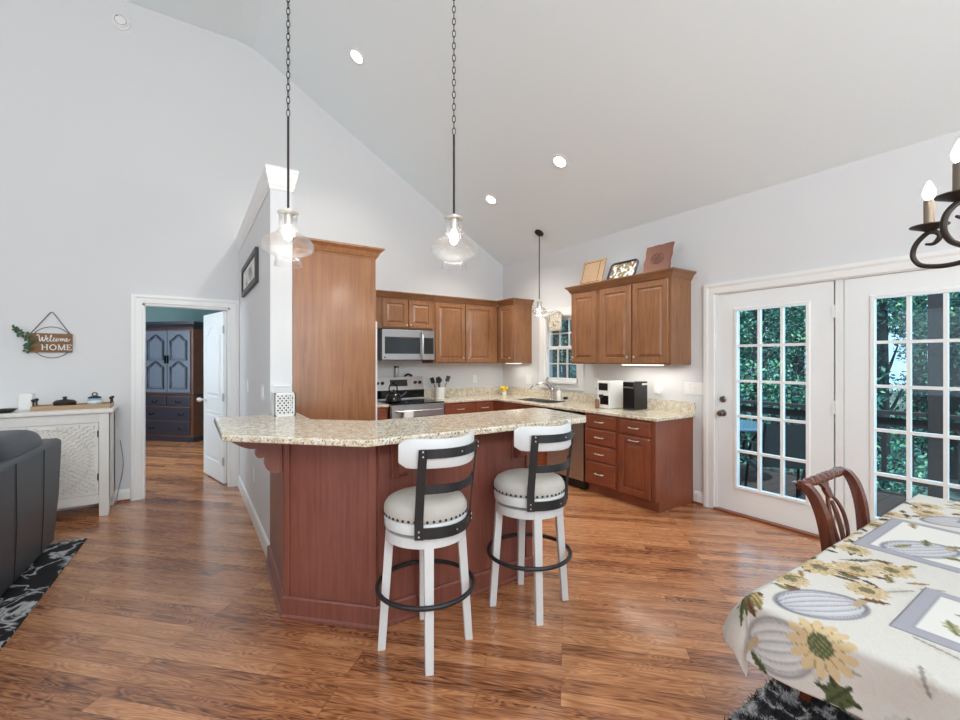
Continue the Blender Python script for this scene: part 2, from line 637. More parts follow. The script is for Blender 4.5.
def tag(o, label, cat, group=None):
    o['label'] = label
    o['category'] = cat
    if group:
        o['group'] = group
    return o


def thing(name, label, cat, loc=(0, 0, 0), rotz=0, group=None):
    o = bpy.data.objects.new(name, None)
    C.objects.link(o)
    o.location = loc
    o.rotation_euler = (0, 0, rotz)
    o.empty_display_size = 0.05
    return tag(o, label, cat, group)


def struct(name, mb, mat, parent=None, **kw):
    o = obj(name, mb, mat, parent, **kw)
    if parent is None:
        o['kind'] = 'structure'
    return o


def dup(o, loc=None, rotz=None, label=None):
    def rec(a, par):
        c = a.copy()
        C.objects.link(c)
        c.parent = par
        for ch in a.children:
            rec(ch, c)
        return c
    r = rec(o, None)
    if loc is not None:
        r.location = loc
    if rotz is not None:
        r.rotation_euler = (0, 0, rotz)
    if label:
        r['label'] = label
    return r


def arc(c, r, a0, a1, n, z=0):
    return [(c[0] + r * math.cos(math.radians(a0 + (a1 - a0) * i / n)), c[1] + r * math.sin(math.radians(a0 + (a1 - a0) * i / n)), z) for i in range(n + 1)]


def smooth_path(pts, n=8):
    """Catmull-Rom through 3-d points"""
    P = [Vector(p) for p in pts]
    out = []
    for i in range(len(P) - 1):
        p0, p1, p2, p3 = P[max(i - 1, 0)], P[i], P[i + 1], P[min(i + 2, len(P) - 1)]
        for k in range(n):
            t = k / n
            out.append(0.5 * ((2 * p1) + (p2 - p0) * t + (2 * p0 - 5 * p1 + 4 * p2 - p3) * t * t + (3 * p1 - p0 - 3 * p2 + p3) * t ** 3))
    out.append(P[-1])
    return out


def rings(O, U, V, Nn, w, h, prof):
    """nested rectangles: prof of (inset, height)"""
    O, U, V, Nn = map(Vector, (O, U, V, Nn))
    L = []
    for i, z in prof:
        L.append([O + U * a + V * b + Nn * z for a, b in ((i, i), (w - i, i), (w - i, h - i), (i, h - i))])
    return L


def door_mb(O, U, V, Nn, w, h, t=0.02, fw=0.055):
    mb = MB()
    mb.loft(rings(O, U, V, Nn, w, h, [(0, 0), (0, t - 0.004), (0.004, t), (fw, t), (fw + 0.005, t - 0.010), (fw + 0.012, t - 0.010), (fw + 0.036, t - 0.001), (fw + 0.04, t - 0.001)]))
    return mb


def drawer_mb(O, U, V, Nn, w, h, t=0.02):
    mb = MB()
    mb.loft(rings(O, U, V, Nn, w, h, [(0, 0), (0, t - 0.007), (0.008, t - 0.003), (0.012, t), (0.02, t)]))
    return mb


def knob(parent, p, n, r=0.013, mat=None):
    p, n = Vector(p), Vector(n)
    mb = MB()
    q = n.orthogonal().normalized()
    b = n.cross(q)
    prof = [(0.005, 0), (0.005, 0.012), (r * 0.8, 0.014), (r, 0.02), (r * 0.8, 0.027), (0.002, 0.029)]
    mb.loft([[p + n * z + (q * math.cos(2 * PI * k / 12) + b * math.sin(2 * PI * k / 12)) * rr for k in range(12)] for rr, z in prof])
    return obj('knob', mb, mat or M_nickel, parent, smooth=True)


def pull(parent, p, u, n, L=0.1, r=0.0055, mat=None, off=0.028):
    p, u, n = Vector(p), Vector(u), Vector(n)
    mb = MB()
    pts = smooth_path([p - u * L / 2, p - u * L / 2 + n * off * 0.75, p - u * L * 0.3 + n * off, p + u * L * 0.3 + n * off, p + u * L / 2 + n * off * 0.75, p + u * L / 2], 5)
    mb.tube(pts, r, 8)
    return obj('handle', mb, mat or M_nickel, parent, smooth=True)


XR, YB = 4.2, 5.66      # inner faces of the right and back walls
EAVE, PITCH, TOP = 2.92, 0.585, 5.03
XT = XR - (TOP - EAVE) / PITCH   # where the slope meets the flat ceiling
XL, YF = -5.2, -3.8     # left and front (behind the camera) walls
ez = Vector((0, 0, 1))

# ================================================================== SHELL
mb = MB().box(XL - 0.2, XR + 0.2, YF - 0.2, YB + 0.12, -0.15, 0)
struct('floor', mb, M_floor)
mb = MB().box(-2.4, 1.3, YB + 0.12, 10.75, -0.15, 0)
struct('floor_bedroom', mb, M_floor)
# vaulted ceiling: right slope, flat crown, left slope
XTL = -1.6
zl = TOP - PITCH * (XTL - XL)
mb = MB()
prof = [(XR + 0.2, EAVE - 0.2 * PITCH), (XT + 0.12, TOP - 0.12 * PITCH), (XT + 0.03, TOP - 0.03), (XT - 0.12, TOP), (XTL, TOP), (XL - 0.2, zl - 0.2 * PITCH)]
mb.loft([[(x, y, z) for x, z in prof] + [(x, y, z + 0.2) for x, z in reversed(prof)] for y in (YF - 0.2, YB + 0.12)])
struct('ceiling', mb, M_ceil)


def gable(y0, y1, holes, name, mat=M_wall):
    """gable wall along x between y0..y1 with rectangular holes (x0,x1,z0,z1) cut out of it"""
    def ztop(x):
        if x > XT:
            return EAVE + PITCH * (XR - x)
        if x < XTL:
            return TOP - PITCH * (XTL - x)
        return TOP
    xs = sorted({XL - 0.15, XR + 0.15, XT, XTL} | {h[0] for h in holes} | {h[1] for h in holes})
    mb = MB()
    for a, b in zip(xs[:-1], xs[1:]):
        cuts = sorted([(h[2], h[3]) for h in holes if h[0] <= a + 1e-6 and h[1] >= b - 1e-6])
        z = 0
        segs = []
        for c0, c1 in cuts:
            if c0 > z:
                segs.append((z, c0))
            z = c1
        for s0, s1 in segs:
            mb.box(a, b, y0, y1, s0, s1)
        mb.prism([(a, z), (b, z), (b, ztop(b) + 0.03), (a, ztop(a) + 0.03)], y0, y1, axis=1)
    return struct(name, mb, mat)


gable(YB, YB + 0.12, [(-0.385, 0.393, 0, 2.0)], 'wall_back')
gable(YF - 0.15, YF, [(-3.6, -1.6, 0.7, 2.8), (0.6, 2.6, 0.7, 2.8), (-2.1, 1.3, 3.2, 4.3)], 'wall_front')


def side_wall(x0, x1, y0, y1, ztop, holes, name, mat=M_wall):
    ys = sorted({y0, y1} | {h[0] for h in holes} | {h[1] for h in holes})
    mb = MB()
    for a, b in zip(ys[:-1], ys[1:]):
        z = 0
        for c0, c1 in sorted([(h[2], h[3]) for h in holes if h[0] <= a + 1e-6 and h[1] >= b - 1e-6]):
            if c0 > z + 1e-6:
                mb.box(x0, x1, a, b, z, c0)
            z = c1
        mb.box(x0, x1, a, b, z, ztop)
    return struct(name, mb, mat)


DOORS = (0.345, 2.26)     # rough opening of the french door pair (y)
WIN = (4.02, 4.66, 1.13, 2.02)
side_wall(XR, XR + 0.14, YF, YB, EAVE + 0.02, [(DOORS[0], DOORS[1], 0, 2.05), WIN], 'wall_right')
side_wall(XL - 0.14, XL, YF, YB, zl + 0.03, [(0.1, 3.1, 0.6, 2.5)], 'wall_left')
# windows behind the camera and on the left
k = 2
for (a, b, z0, z1, ax) in ((-3.6, -1.6, 0.7, 2.8, 1), (0.6, 2.6, 0.7, 2.8, 1), (-2.1, 1.3, 3.2, 4.3, 1), (0.1, 3.1, 0.6, 2.5, 0)):
    mb = MB()
    n = 3 if b - a > 2.5 else 2
    def bar(u0, u1, w0, w1, t=0.05):
        if ax == 1:
            mb.box(u0, u1, YF - 0.1, YF - 0.1 + t, w0, w1)
        else:
            mb.box(XL - 0.1, XL - 0.1 + t, u0, u1, w0, w1)
    for i in range(n + 1):
        u = a + (b - a) * i / n
        bar(max(a, u - 0.03), min(b, u + 0.03), z0, z1)
    for w in (z0, (z0 + z1) / 2, z1):
        bar(a, b, max(z0, w - 0.03), min(z1, w + 0.03), 0.045)
    struct('window_%d' % k, mb, M_trim)
    k += 1

# bedroom beyond the open door
struct('wall_bedroom_back', MB().box(-2.5, 1.3, 10.6, 10.7, 0, 2.6), M_teal)
struct('wall_bedroom_right', MB().box(1.2, 1.3, YB + 0.12, 10.6, 0, 2.6), M_teal)
struct('wall_bedroom_left', MB().box(-2.5, -2.4, YB + 0.12, 10.6, 0, 2.6), M_teal)
struct('ceiling_bedroom', MB().box(-2.5, 1.3, YB + 0.12, 10.7, 2.6, 2.7), M_ceil)

# partition wall with cornice
PX0, PX1, PY0 = 0.485, 0.63, 3.40
struct('wall_partition', MB().box(PX0, PX1, PY0, YB, 0, 2.72), M_wall)
CR = [(0, -0.13), (0.006, -0.13), (0.012, -0.105), (0.016, -0.10), (0.018, -0.075), (0.027, -0.045), (0.030, -0.035), (0.032, -0.01), (0.036, 0.0), (0.036, 0.022), (0, 0.022)]
mb = MB().sweep([(PX0, YB - 0.001), (PX0, PY0), (PX1, PY0), (PX1, YB - 0.001)], CR, 2.76, side=1)
mb.box(PX0, PX1, PY0, YB - 0.001, 2.72, 2.777)
struct('trim_partition_cornice', mb, M_trim)

# baseboards
BB = [(0, 0), (0.014, 0), (0.014, 0.095), (0.009, 0.115), (0, 0.125)]
QR = [(0, 0), (0.026, 0), (0.024, 0.012), (0.014, 0.022), (0, 0.022)]


def baseboard(name, path, side):
    struct(name, MB().sweep(path, BB, 0, side), M_trim)


baseboard('baseboard_back', [(XL, YB), (-0.482, YB)], 1)
baseboard('baseboard_partition', [(PX0, YB - 0.02), (PX0, PY0 + 0.0)], 1)
baseboard('baseboard_right', [(XR, 2.465), (XR, 2.36)], 1)
baseboard('baseboard_left', [(XL, YF), (XL, YB)], 1)
mb = MB().box(4.183, 4.2, 2.36, 2.465, 0, 0.02)
struct('trim_shoe', MB().sweep([(XR - 0.014, 2.465), (XR - 0.014, 2.36)], QR, 0, 1), M_redy)
struct('trim_shoe_back', MB().sweep([(-0.60, YB - 0.013), (-0.482, YB - 0.013)], QR, 0, 1), M_redx)


def casing_prof():
    return [(0, 0), (0.09, 0), (0.09, 0.022), (0.075, 0.024), (0.06, 0.018), (0.02, 0.014), (0.004, 0.014), (0, 0.01)]


def casing(name, O, U, Nn, w, h, cw=0.09, bottom=False):
    """casing around an opening w x h whose lower-left corner is O on the wall face"""
    O, U, Nn = map(Vector, (O, U, Nn))
    mb = MB()
    pr = [(0.0, 0.0), (0.0, 0.012), (0.006, 0.016), (cw * 0.55, 0.018), (cw * 0.72, 0.024), (cw, 0.024), (cw, 0.0)]
    def pt(u, v, o, n, du, dv):
        return O + U * (u + du * o) + ez * (v + dv * o) + Nn * n
    if bottom:
        L = [[pt(u, v, o, n, du, dv) for o, n in pr] for u, v, du, dv in ((0, 0, -1, -1), (0, h, -1, 1), (w, h, 1, 1), (w, 0, 1, -1))]
        mb.loft(L, closed=True)
    else:
        L = [[pt(u, v, o, n, du, dv) for o, n in pr] for u, v, du, dv in ((0, 0, -1, 0), (0, h, -1, 1), (w, h, 1, 1), (w, 0, 1, 0))]
        mb.loft(L)
    return struct(name, mb, M_trim)


# hall doorway
casing('trim_1', (-0.385, YB, 0), (1, 0, 0), (0, -1, 0), 0.778, 2.0)
mb = MB()
mb.box(-0.385, -0.367, YB, YB + 0.12, 0, 2.0).box(0.375, 0.393, YB, YB + 0.12, 0, 2.0).box(-0.385, 0.393, YB, YB + 0.12, 1.982, 2.0)
struct('trim_jamb', mb, M_trim)
# the open hall door, hinged on the right jamb, swung into the bedroom
hx, hy = 0.372, YB + 0.13
dv = Vector((0.205 - hx, 6.51 - hy, 0))
dl = 0.76
dv.normalize()
nv = Vector((-dv.y, dv.x, 0))        # towards the left, the side the camera sees
if nv.x > 0:
    nv = -nv
mb = MB().obox((hx, hy, 0.012), dv, ez, nv, 0, dl, 0, 1.965, 0, 0.035)
d1 = struct('door_1', mb, M_door, bevel=0.003)


def arch_panel(u0, u1, v0, v1, rise):
    pts = [(u0, v0), (u1, v0), (u1, v1)]
    for i in range(1, 12):
        t = i / 12
        pts.append((u1 + (u0 - u1) * t, v1 + rise * math.sin(PI * t) ** 2))
    pts.append((u0, v1))
    return pts


def inset(pts, d):
    cx = sum(p[0] for p in pts) / len(pts)
    cy = (min(p[1] for p in pts) + max(p[1] for p in pts)) / 2
    hw = (max(p[0] for p in pts) - min(p[0] for p in pts)) / 2
    hh = (max(p[1] for p in pts) - min(p[1] for p in pts)) / 2
    return [(cx + (p[0] - cx) * (hw - d) / hw, cy + (p[1] - cy) * (hh - d) / hh) for p in pts]


def panel_on(mb, O, U, Nn, pts, h=0.006):
    O, U, Nn = map(Vector, (O, U, Nn))
    prof = [(0, 0), (0.004, h), (0.016, h), (0.022, h * 0.2), (0.05, h * 0.2), (0.06, h * 0.9), (0.065, h * 0.9)]
    mb.loft([[O + U * a + ez * b + Nn * n for a, b in inset(pts, d)] for d, n in prof])


mb = MB()
O = Vector((hx, hy, 0.012)) + nv * 0.035
panel_on(mb, O, dv, nv, arch_panel(0.1, 0.66, 0.95, 1.70, 0.12))
panel_on(mb, O, dv, nv, arch_panel(0.1, 0.66, 0.2, 0.80, 0.0001))
obj('door_panel', mb, M_door, d1)
for z in (0.22, 0.95, 1.72):
    obj('hinge', MB().obox((hx, hy, z), dv, ez, nv, -0.012, 0.02, 0, 0.09, 0.028, 0.042), M_steel, d1)
mb = MB()
p = Vector((hx, hy, 0.93)) + dv * 0.70 + nv * 0.035
mb.tube([p, p + nv * 0.05], 0.012, 12).ellipsoid(tuple(p + nv * 0.06), 0.028, 0.028, 0.028, 14, 8)
obj('door_knob', mb, M_nickel, d1, smooth=True)

# french doors in the right wall
casing('trim_2', (XR, 2.26, 0), (0, -1, 0), (-1, 0, 0), 2.26 - 0.345, 2.05, cw=0.1)
mb = MB()
mb.box(XR - 0.004, XR + 0.13, 2.242, 2.26, 0, 2.05).box(XR - 0.004, XR + 0.13, 0.345, 0.363, 0, 2.05).box(XR - 0.004, XR + 0.13, 0.345, 2.26, 2.043, 2.06)
mb.box(XR + 0.010, XR + 0.10, 1.275, 1.325, 0, 2.043)
struct('trim_3', mb, M_trim)
mb = MB().box(XR - 0.035, XR + 0.13, 0.345, 2.26, 0, 0.018)
struct('trim_threshold', mb, M_redy)
struct('trim_gap', MB().box(XR + 0.05, XR + 0.07, 1.325, 1.335, 0.02, 2.04), M_gap)


def french_door(name, y1, y0, hinge_y=None):
    """y1 the left edge in the photo (larger y); y0 the other"""
    X0, X1 = XR + 0.012, XR + 0.056
    z0, z1 = 0.02, 2.04
    gz0, gz1 = 0.262, 1.872
    gy1, gy0 = y1 - 0.178, y0 + 0.182
    mb = MB()
    mb.box(X0, X1, gy1, y1, z0, z1).box(X0, X1, y0, gy0, z0, z1).box(X0, X1, gy0, gy1, z0, gz0).box(X0, X1, gy0, gy1, gz1, z1)
    d = struct(name, mb, M_door)
    # raised glazing frame
    mb = MB()
    L = [[(X0 - n, yy + sy * o, zz + sz * o) for o, n in ((0.0, 0.0), (0.0, 0.012), (0.022, 0.012), (0.03, 0.0))] for yy, zz, sy, sz in ((gy1, gz0, 1, -1), (gy1, gz1, 1, 1), (gy0, gz1, -1, 1), (gy0, gz0, -1, -1))]
    mb.loft(L, closed=True)
    obj('glazing_frame', mb, M_trim, d)
    mb = MB()
    for i in (1, 2):
        y = gy0 + (gy1 - gy0) * i / 3
        mb.box(X0 + 0.002, X1 - 0.002, y - 0.011, y + 0.011, gz0, gz1)
    for i in range(1, 5):
        z = gz0 + (gz1 - gz0) * i / 5
        mb.box(X0 + 0.004, X1 - 0.004, gy0, gy1, z - 0.011, z + 0.011)
    obj('muntin_grille', mb, M_trim, d)
    obj('glass_pane', MB().box(X0 + 0.02, X0 + 0.023, gy0, gy1, gz0, gz1), M_glass, d)
    return d


d2 = french_door('door_2', 2.24, 1.337)
for z in (0.25, 1.75, 1.0):
    obj('hinge', MB().box(XR - 0.002, XR + 0.02, 1.327, 1.342, z, z + 0.1), M_trim, d2)
mb = MB()
p = Vector((XR + 0.012, 2.19, 0.92))
mb.loft([[p + Vector((-z, r * math.cos(2 * PI * k / 20), r * math.sin(2 * PI * k / 20))) for k in range(20)] for r, z in ((0.032, 0), (0.032, 0.006), (0.012, 0.012), (0.012, 0.035), (0.022, 0.04), (0.028, 0.055), (0.024, 0.068), (0.004, 0.072))])
obj('door_knob', mb, M_satin, d2, smooth=True)
mb = MB()
p = Vector((XR + 0.012, 2.19, 1.05))
mb.loft([[p + Vector((-z, r * math.cos(2 * PI * k / 20), r * math.sin(2 * PI * k / 20))) for k in range(20)] for r, z in ((0.03, 0), (0.03, 0.01), (0.024, 0.016), (0.003, 0.018))])
mb.box(p.x - 0.035, p.x - 0.01, p.y - 0.005, p.y + 0.005, p.z - 0.016, p.z + 0.016)
obj('deadbolt', mb, M_satin, d2, smooth=True)
french_door('door_3', 1.268, 0.363)

# kitchen window over the sink
y0, y1, z0, z1 = WIN
w1 = struct('window_1', MB().box(XR + 0.0, XR + 0.10, y0, y0 + 0.02, z0, z1).box(XR, XR + 0.10, y1 - 0.02, y1, z0, z1).box(XR, XR + 0.10, y0, y1, z1 - 0.02, z1).box(XR - 0.05, XR + 0.10, y0 - 0.0, y1 + 0.0, z0 - 0.025, z0 + 0.01), M_trim)


def sash(za, zb, xo):
    mb = MB()
    X0, X1 = XR + xo, XR + xo + 0.03
    a, b = y0 + 0.02, y1 - 0.02
    mb.box(X0, X1, a, a + 0.035, za, zb).box(X0, X1, b - 0.035, b, za, zb).box(X0, X1, a, b, za, za + 0.04).box(X0, X1, a, b, zb - 0.035, zb)
    for i in (1, 2):
        y = a + 0.035 + (b - a - 0.07) * i / 3
        mb.box(X0 + 0.004, X1 - 0.004, y - 0.009, y + 0.009, za, zb)
    z = (za + zb) / 2
    mb.box(X0 + 0.006, X1 - 0.006, a, b, z - 0.009, z + 0.009)
    s = obj('sash', mb, M_trim, w1)
    obj('pane', MB().box(X0 + 0.012, X0 + 0.016, a + 0.02, b - 0.02, za + 0.02, zb - 0.02), M_glass, s)


sash(z0 + 0.01, 1.60, 0.015)
sash(1.57, z1 - 0.02, 0.05)
casing('trim_4', (XR, y1, z0 - 0.0), (0, -1, 0), (-1, 0, 0), y1 - y0, z1 - z0, cw=0.1, bottom=True)

# ================================================================== KITCHEN: WALL CABINETS
FX, FY = XR - 0.335, YB - 0.335     # fronts of the wall cabinets
CZ0, CZ1 = 1.375, 2.225
CROWN = [(0, 0), (0.004, 0), (0.008, 0.012), (0.014, 0.016), (0.03, 0.05), (0.05, 0.068), (0.056, 0.072), (0.058, 0.085), (0, 0.085)]


def cab_back(name, label, x0, x1, z0, z1, doors, knobs):
    t = thing(name, label, 'cabinet', ((x0 + x1) / 2, (FY + YB) / 2, z0), 0, 'wall cabinets')
    obj('body', MB().box(x0, x1, FY, YB - 0.002, z0, z1), M_cab, t)
    for (a, b, c, d), kp in zip(doors, knobs):
        dr = obj('door', door_mb((a, FY, c), (1, 0, 0), ez, (0, -1, 0), b - a, d - c), M_cab, t)
        knob(dr, (kp[0], FY - 0.02, kp[1]), (0, -1, 0))
    return t


def cab_right(name, label, y0, y1, z0, z1, doors, knobs):
    t = thing(name, label, 'cabinet', ((FX + XR) / 2, (y0 + y1) / 2, z0), 0, 'wall cabinets')
    obj('body', MB().box(FX, XR - 0.002, y0, y1, z0, z1), M_cab, t)
    for (a, b, c, d), kp in zip(doors, knobs):
        dr = obj('door', door_mb((FX, b, c), (0, -1, 0), ez, (-1, 0, 0), b - a, d - c), M_cab, t)
        knob(dr, (FX - 0.02, kp[0], kp[1]), (-1, 0, 0))
    return t


t = cab_back('wall_cabinet', 'short two-door brown cabinet above the microwave', 1.96, 2.775, 1.825, CZ1,
             [(2.045, 2.395, 1.84, 2.205), (2.41, 2.755, 1.84, 2.205)], [(2.375, 1.875), (2.43, 1.875)])
obj('crown', MB().sweep([(1.96, FY), (2.775, FY)], CROWN, CZ1 - 0.015, 1), M_cabx, t)
t = cab_back('wall_cabinet', 'tall two-door brown cabinet on the back wall, to the right of the microwave', 2.776, FX - 0.02, CZ0, CZ1,
             [(2.80, 3.27, 1.39, 2.205), (3.285, 3.755, 1.39, 2.205)], [(3.235, 1.45), (3.32, 1.45)])
obj('crown', MB().sweep([(2.776, FY), (FX - 0.02, FY)], CROWN, CZ1 - 0.015, 1), M_cabx, t)
t = cab_right('wall_cabinet', 'single-door brown cabinet in the corner, left of the kitchen window', 4.95, YB - 0.004, CZ0, CZ1,
              [(4.965, 5.27, 1.39, 2.205)], [(5.0, 1.45)])
obj('crown', MB().sweep([(FX, FY - 0.02), (FX, 4.95), (XR - 0.002, 4.95)], CROWN, CZ1 - 0.015, 1), M_caby, t)
obj('light_rail', MB().box(FX + 0.08, FX + 0.2, 5.02, 5.25, CZ0 - 0.012, CZ0), M_strip, t)
t = cab_right('wall_cabinet', 'narrow single-door wall cabinet with a pale board on top, right of the window', 3.402, 3.82, CZ0, CZ1,
              [(3.43, 3.795, 1.39, 2.205)], [(3.765, 1.45)])
obj('crown', MB().sweep([(XR - 0.002, 3.82), (FX, 3.82), (FX, 3.402)], CROWN, CZ1 - 0.015, 1), M_caby, t)
t = cab_right('wall_cabinet', 'wide two-door wall cabinet nearest the french doors', 2.50, 3.40, CZ0, CZ1,
              [(2.955, 3.355, 1.39, 2.205), (2.525, 2.93, 1.39, 2.205)], [(2.985, 1.45), (2.90, 1.45)])
obj('crown', MB().sweep([(FX, 3.40), (FX, 2.50), (XR - 0.002, 2.50)], CROWN, CZ1 - 0.015, 1), M_caby, t)
obj('light_rail', MB().box(FX + 0.03, FX + 0.12, 2.66, 3.1, CZ0 - 0.014, CZ0), M_strip, t)
area('under_cabinet_light', (FX + 0.15, 2.9, CZ0 - 0.03), (0, 0, 0), 0.12, 0.7, 3.0, (1, 0.95, 0.86))
area('under_cabinet_corner_light', (FX + 0.15, 5.15, CZ0 - 0.03), (0, 0, 0), 0.12, 0.3, 1.2, (1, 0.95, 0.86))

# microwave
t = thing('microwave', 'stainless over-the-range microwave below the short cabinet', 'microwave', (2.4, 5.46, 1.41))
MX0, MX1, MF = 2.03, 2.77, 5.27
obj('body', MB().box(MX0, MX1, MF + 0.02, YB - 0.002, 1.415, 1.815), M_blackm, t)
obj('door', MB().box(MX0 + 0.003, MX1 - 0.003, MF, MF + 0.02, 1.422, 1.812), M_steel, t, bevel=0.004)
obj('window_pane', MB().box(MX0 + 0.035, MX0 + 0.52, MF - 0.004, MF, 1.50, 1.715), M_dkglass, t)
obj('control_panel', MB().box(MX0 + 0.58, MX1 - 0.02, MF - 0.004, MF, 1.50, 1.715), M_dkglass, t)
pull(t, (MX0 + 0.545, MF, 1.61), (0, 0, 1), (0, -1, 0), 0.33, 0.011, M_steel, 0.04)
obj('badge', MB().prism([(MX0 + 0.035 + 0.011 * math.cos(a * PI / 6), 1.455 + 0.011 * math.sin(a * PI / 6)) for a in range(12)], MF - 0.003, MF, axis=1), M_dkglass, t)

# ================================================================== KITCHEN: TALL CABINET AND REFRIGERATOR
t = thing('tall_cabinet', 'tall brown refrigerator enclosure with a crown beside the white partition', 'cabinet', (0.95, 3.95, 0))
TY = 3.42
obj('side_panel', MB().box(0.637, 1.262, TY, TY + 0.025, 0, 2.235), M_tall, t)
obj('side_panel', MB().box(0.637, 1.262, 4.44, 4.465, 0, 2.235), M_tall, t)
obj('top_cabinet', MB().box(0.637, 1.25, TY + 0.025, 4.44, 1.80, 2.235), M_tall, t)
mb = MB().sweep([(0.637, TY), (1.262, TY), (1.262, 4.465)], CROWN, 2.228, 1)
obj('crown', mb, M_tall, t)
mb = MB()
for i in range(22):
    x = 0.66 + i * 0.0275
    mb.box(x, x + 0.018, TY - 0.006, TY - 0.0005, 2.225, 2.236)
obj('rope_bead', mb, M_tall, t)
for a, b in ((3.46, 3.95), (3.955, 4.43)):
    dr = obj('door', door_mb((1.25, a, 1.82), (0, 1, 0), ez, (1, 0, 0), b - a, 0.39), M_cab, t)
    knob(dr, (1.27, b - 0.05 if a < 3.5 else a + 0.05, 1.86), (1, 0, 0))
t = thing('refrigerator', 'white refrigerator edge showing beside the tall brown panel', 'refrigerator', (0.96, 3.94, 0))
obj('body', MB().box(0.66, 1.22, 3.452, 4.43, 0.012, 1.74), M_white, t)
for a, b in ((3.452, 3.93), (3.94, 4.43)):
    dr = obj('door', MB().box(1.222, 1.29, a, b, 0.05, 1.735), M_white, t, bevel=0.008)
    pull(dr, (1.29, 3.88 if a < 3.5 else 3.99, 1.1), (0, 0, 1), (1, 0, 0), 0.8, 0.01, M_steel, 0.045)

# ================================================================== KITCHEN: BASE CABINETS
BX, BY = 3.59, 5.05       # fronts of the base cabinets
KZ = 0.855                # underside of the counter


def drawer_r(t, a, b, c, d, mat=None, hp=True):
    dr = obj('drawer', drawer_mb((BX, b, c), (0, -1, 0), ez, (-1, 0, 0), b - a, d - c), M_redy, t)
    if hp:
        pull(dr, (BX - 0.02, (a + b) / 2, (c + d) / 2), (0, 1, 0), (-1, 0, 0), 0.1)
    return dr


t = thing('base_cabinet', 'brown end base cabinet with one drawer over one door', 'cabinet', (3.9, 2.69, 0), 0, 'base cabinets')
obj('body', MB().box(BX, XR - 0.002, 2.48, 2.903, 0.1, KZ), M_red, t)
obj('plinth', MB().box(BX + 0.055, XR - 0.002, 2.48, 2.903, 0, 0.1), M_redy, t)
drawer_r(t, 2.525, 2.88, 0.70, 0.832)
dr = obj('door', door_mb((BX, 2.88, 0.115), (0, -1, 0), ez, (-1, 0, 0), 0.355, 0.56), M_red, t)
pull(dr, (BX - 0.02, 2.70, 0.645), (0, 1, 0), (-1, 0, 0), 0.1)
t = thing('base_cabinet', 'brown base cabinet with a stack of four drawers', 'cabinet', (3.9, 3.12, 0), 0, 'base cabinets')
obj('body', MB().box(BX, XR - 0.002, 2.904, 3.345, 0.1, KZ), M_red, t)
obj('plinth', MB().box(BX + 0.055, XR - 0.002, 2.904, 3.345, 0, 0.1), M_redy, t)
for c, d in ((0.115, 0.345), (0.358, 0.518), (0.531, 0.691), (0.704, 0.84)):
    drawer_r(t, 2.925, 3.325, c, d)
t = thing('dishwasher', 'stainless dishwasher between the drawer cabinet and the sink cabinet', 'dishwasher', (3.9, 3.65, 0))
obj('body', MB().box(BX + 0.02, XR - 0.002, 3.352, 3.945, 0.02, KZ - 0.002), M_blackm, t)
obj('door', MB().box(BX - 0.012, BX + 0.02, 3.357, 3.94, 0.10, 0.775), M_steel, t, bevel=0.004)
obj('control_strip', MB().box(BX - 0.012, BX + 0.02, 3.357, 3.94, 0.78, KZ - 0.004), M_black, t, bevel=0.003)
obj('kick_plate', MB().box(BX + 0.005, BX + 0.02, 3.352, 3.945, 0.004, 0.095), M_black, t)
t = thing('base_cabinet', 'brown sink base cabinet under the kitchen window', 'cabinet', (3.9, 4.4, 0), 0, 'base cabinets')
mb = MB().box(BX, BX + 0.025, 3.95, 4.83, 0.1, KZ).box(BX + 0.025, XR - 0.002, 3.95, 4.83, 0.1, 0.62)
obj('body', mb, M_red, t)
obj('plinth', MB().box(BX + 0.055, XR - 0.002, 3.95, 4.83, 0, 0.1), M_redy, t)
drawer_r(t, 3.985, 4.375, 0.70, 0.832, hp=False)
drawer_r(t, 4.395, 4.80, 0.70, 0.832, hp=False)
for a in (3.985, 4.395):
    dr = obj('door', door_mb((BX, a + 0.40, 0.115), (0, -1, 0), ez, (-1, 0, 0), 0.395, 0.56), M_red, t)
    knob(dr, (BX - 0.02, 4.37 if a < 4.2 else 4.42, 0.63), (-1, 0, 0))
t = thing('base_cabinet', 'brown corner base cabinet with two drawers right of the range', 'cabinet', (3.3, 5.35, 0), 0, 'base cabinets')
mb = MB().box(2.775, BX + 0.02, BY, YB - 0.002, 0.1, KZ).box(BX + 0.02, XR - 0.002, 4.835, YB - 0.002, 0.1, KZ)
mb.box(BX, BX + 0.02, 4.835, BY, 0.1, KZ)
obj('body', mb, M_red, t)
obj('plinth', MB().box(2.775, BX + 0.05, BY + 0.055, YB - 0.002, 0, 0.1), M_redx, t)
for a, b in ((2.80, 3.255), (3.29, 3.55)):
    dr = obj('drawer', drawer_mb((a, BY, 0.70), (1, 0, 0), ez, (0, -1, 0), b - a, 0.132), M_redx, t)
    pull(dr, ((a + b) / 2, BY - 0.02, 0.766), (1, 0, 0), (0, -1, 0), 0.1)
    dr = obj('door', door_mb((a, BY, 0.115), (1, 0, 0), ez, (0, -1, 0), b - a, 0.56), M_red, t)
    knob(dr, (b - 0.03, BY - 0.02, 0.62), (0, -1, 0))
t = thing('base_cabinet', 'small brown base cabinet left of the range, mostly behind the tall panel', 'cabinet', (1.7, 5.35, 0), 0, 'base cabinets')
obj('body', MB().box(1.45, 2.015, BY, YB - 0.002, 0.1, KZ), M_red, t)
obj('plinth', MB().box(1.45, 2.015, BY + 0.055, YB - 0.002, 0, 0.1), M_redx, t)
dr = obj('drawer', drawer_mb((1.48, BY, 0.70), (1, 0, 0), ez, (0, -1, 0), 0.51, 0.132), M_redx, t)
pull(dr, (1.735, BY - 0.02, 0.766), (1, 0, 0), (0, -1, 0), 0.1)

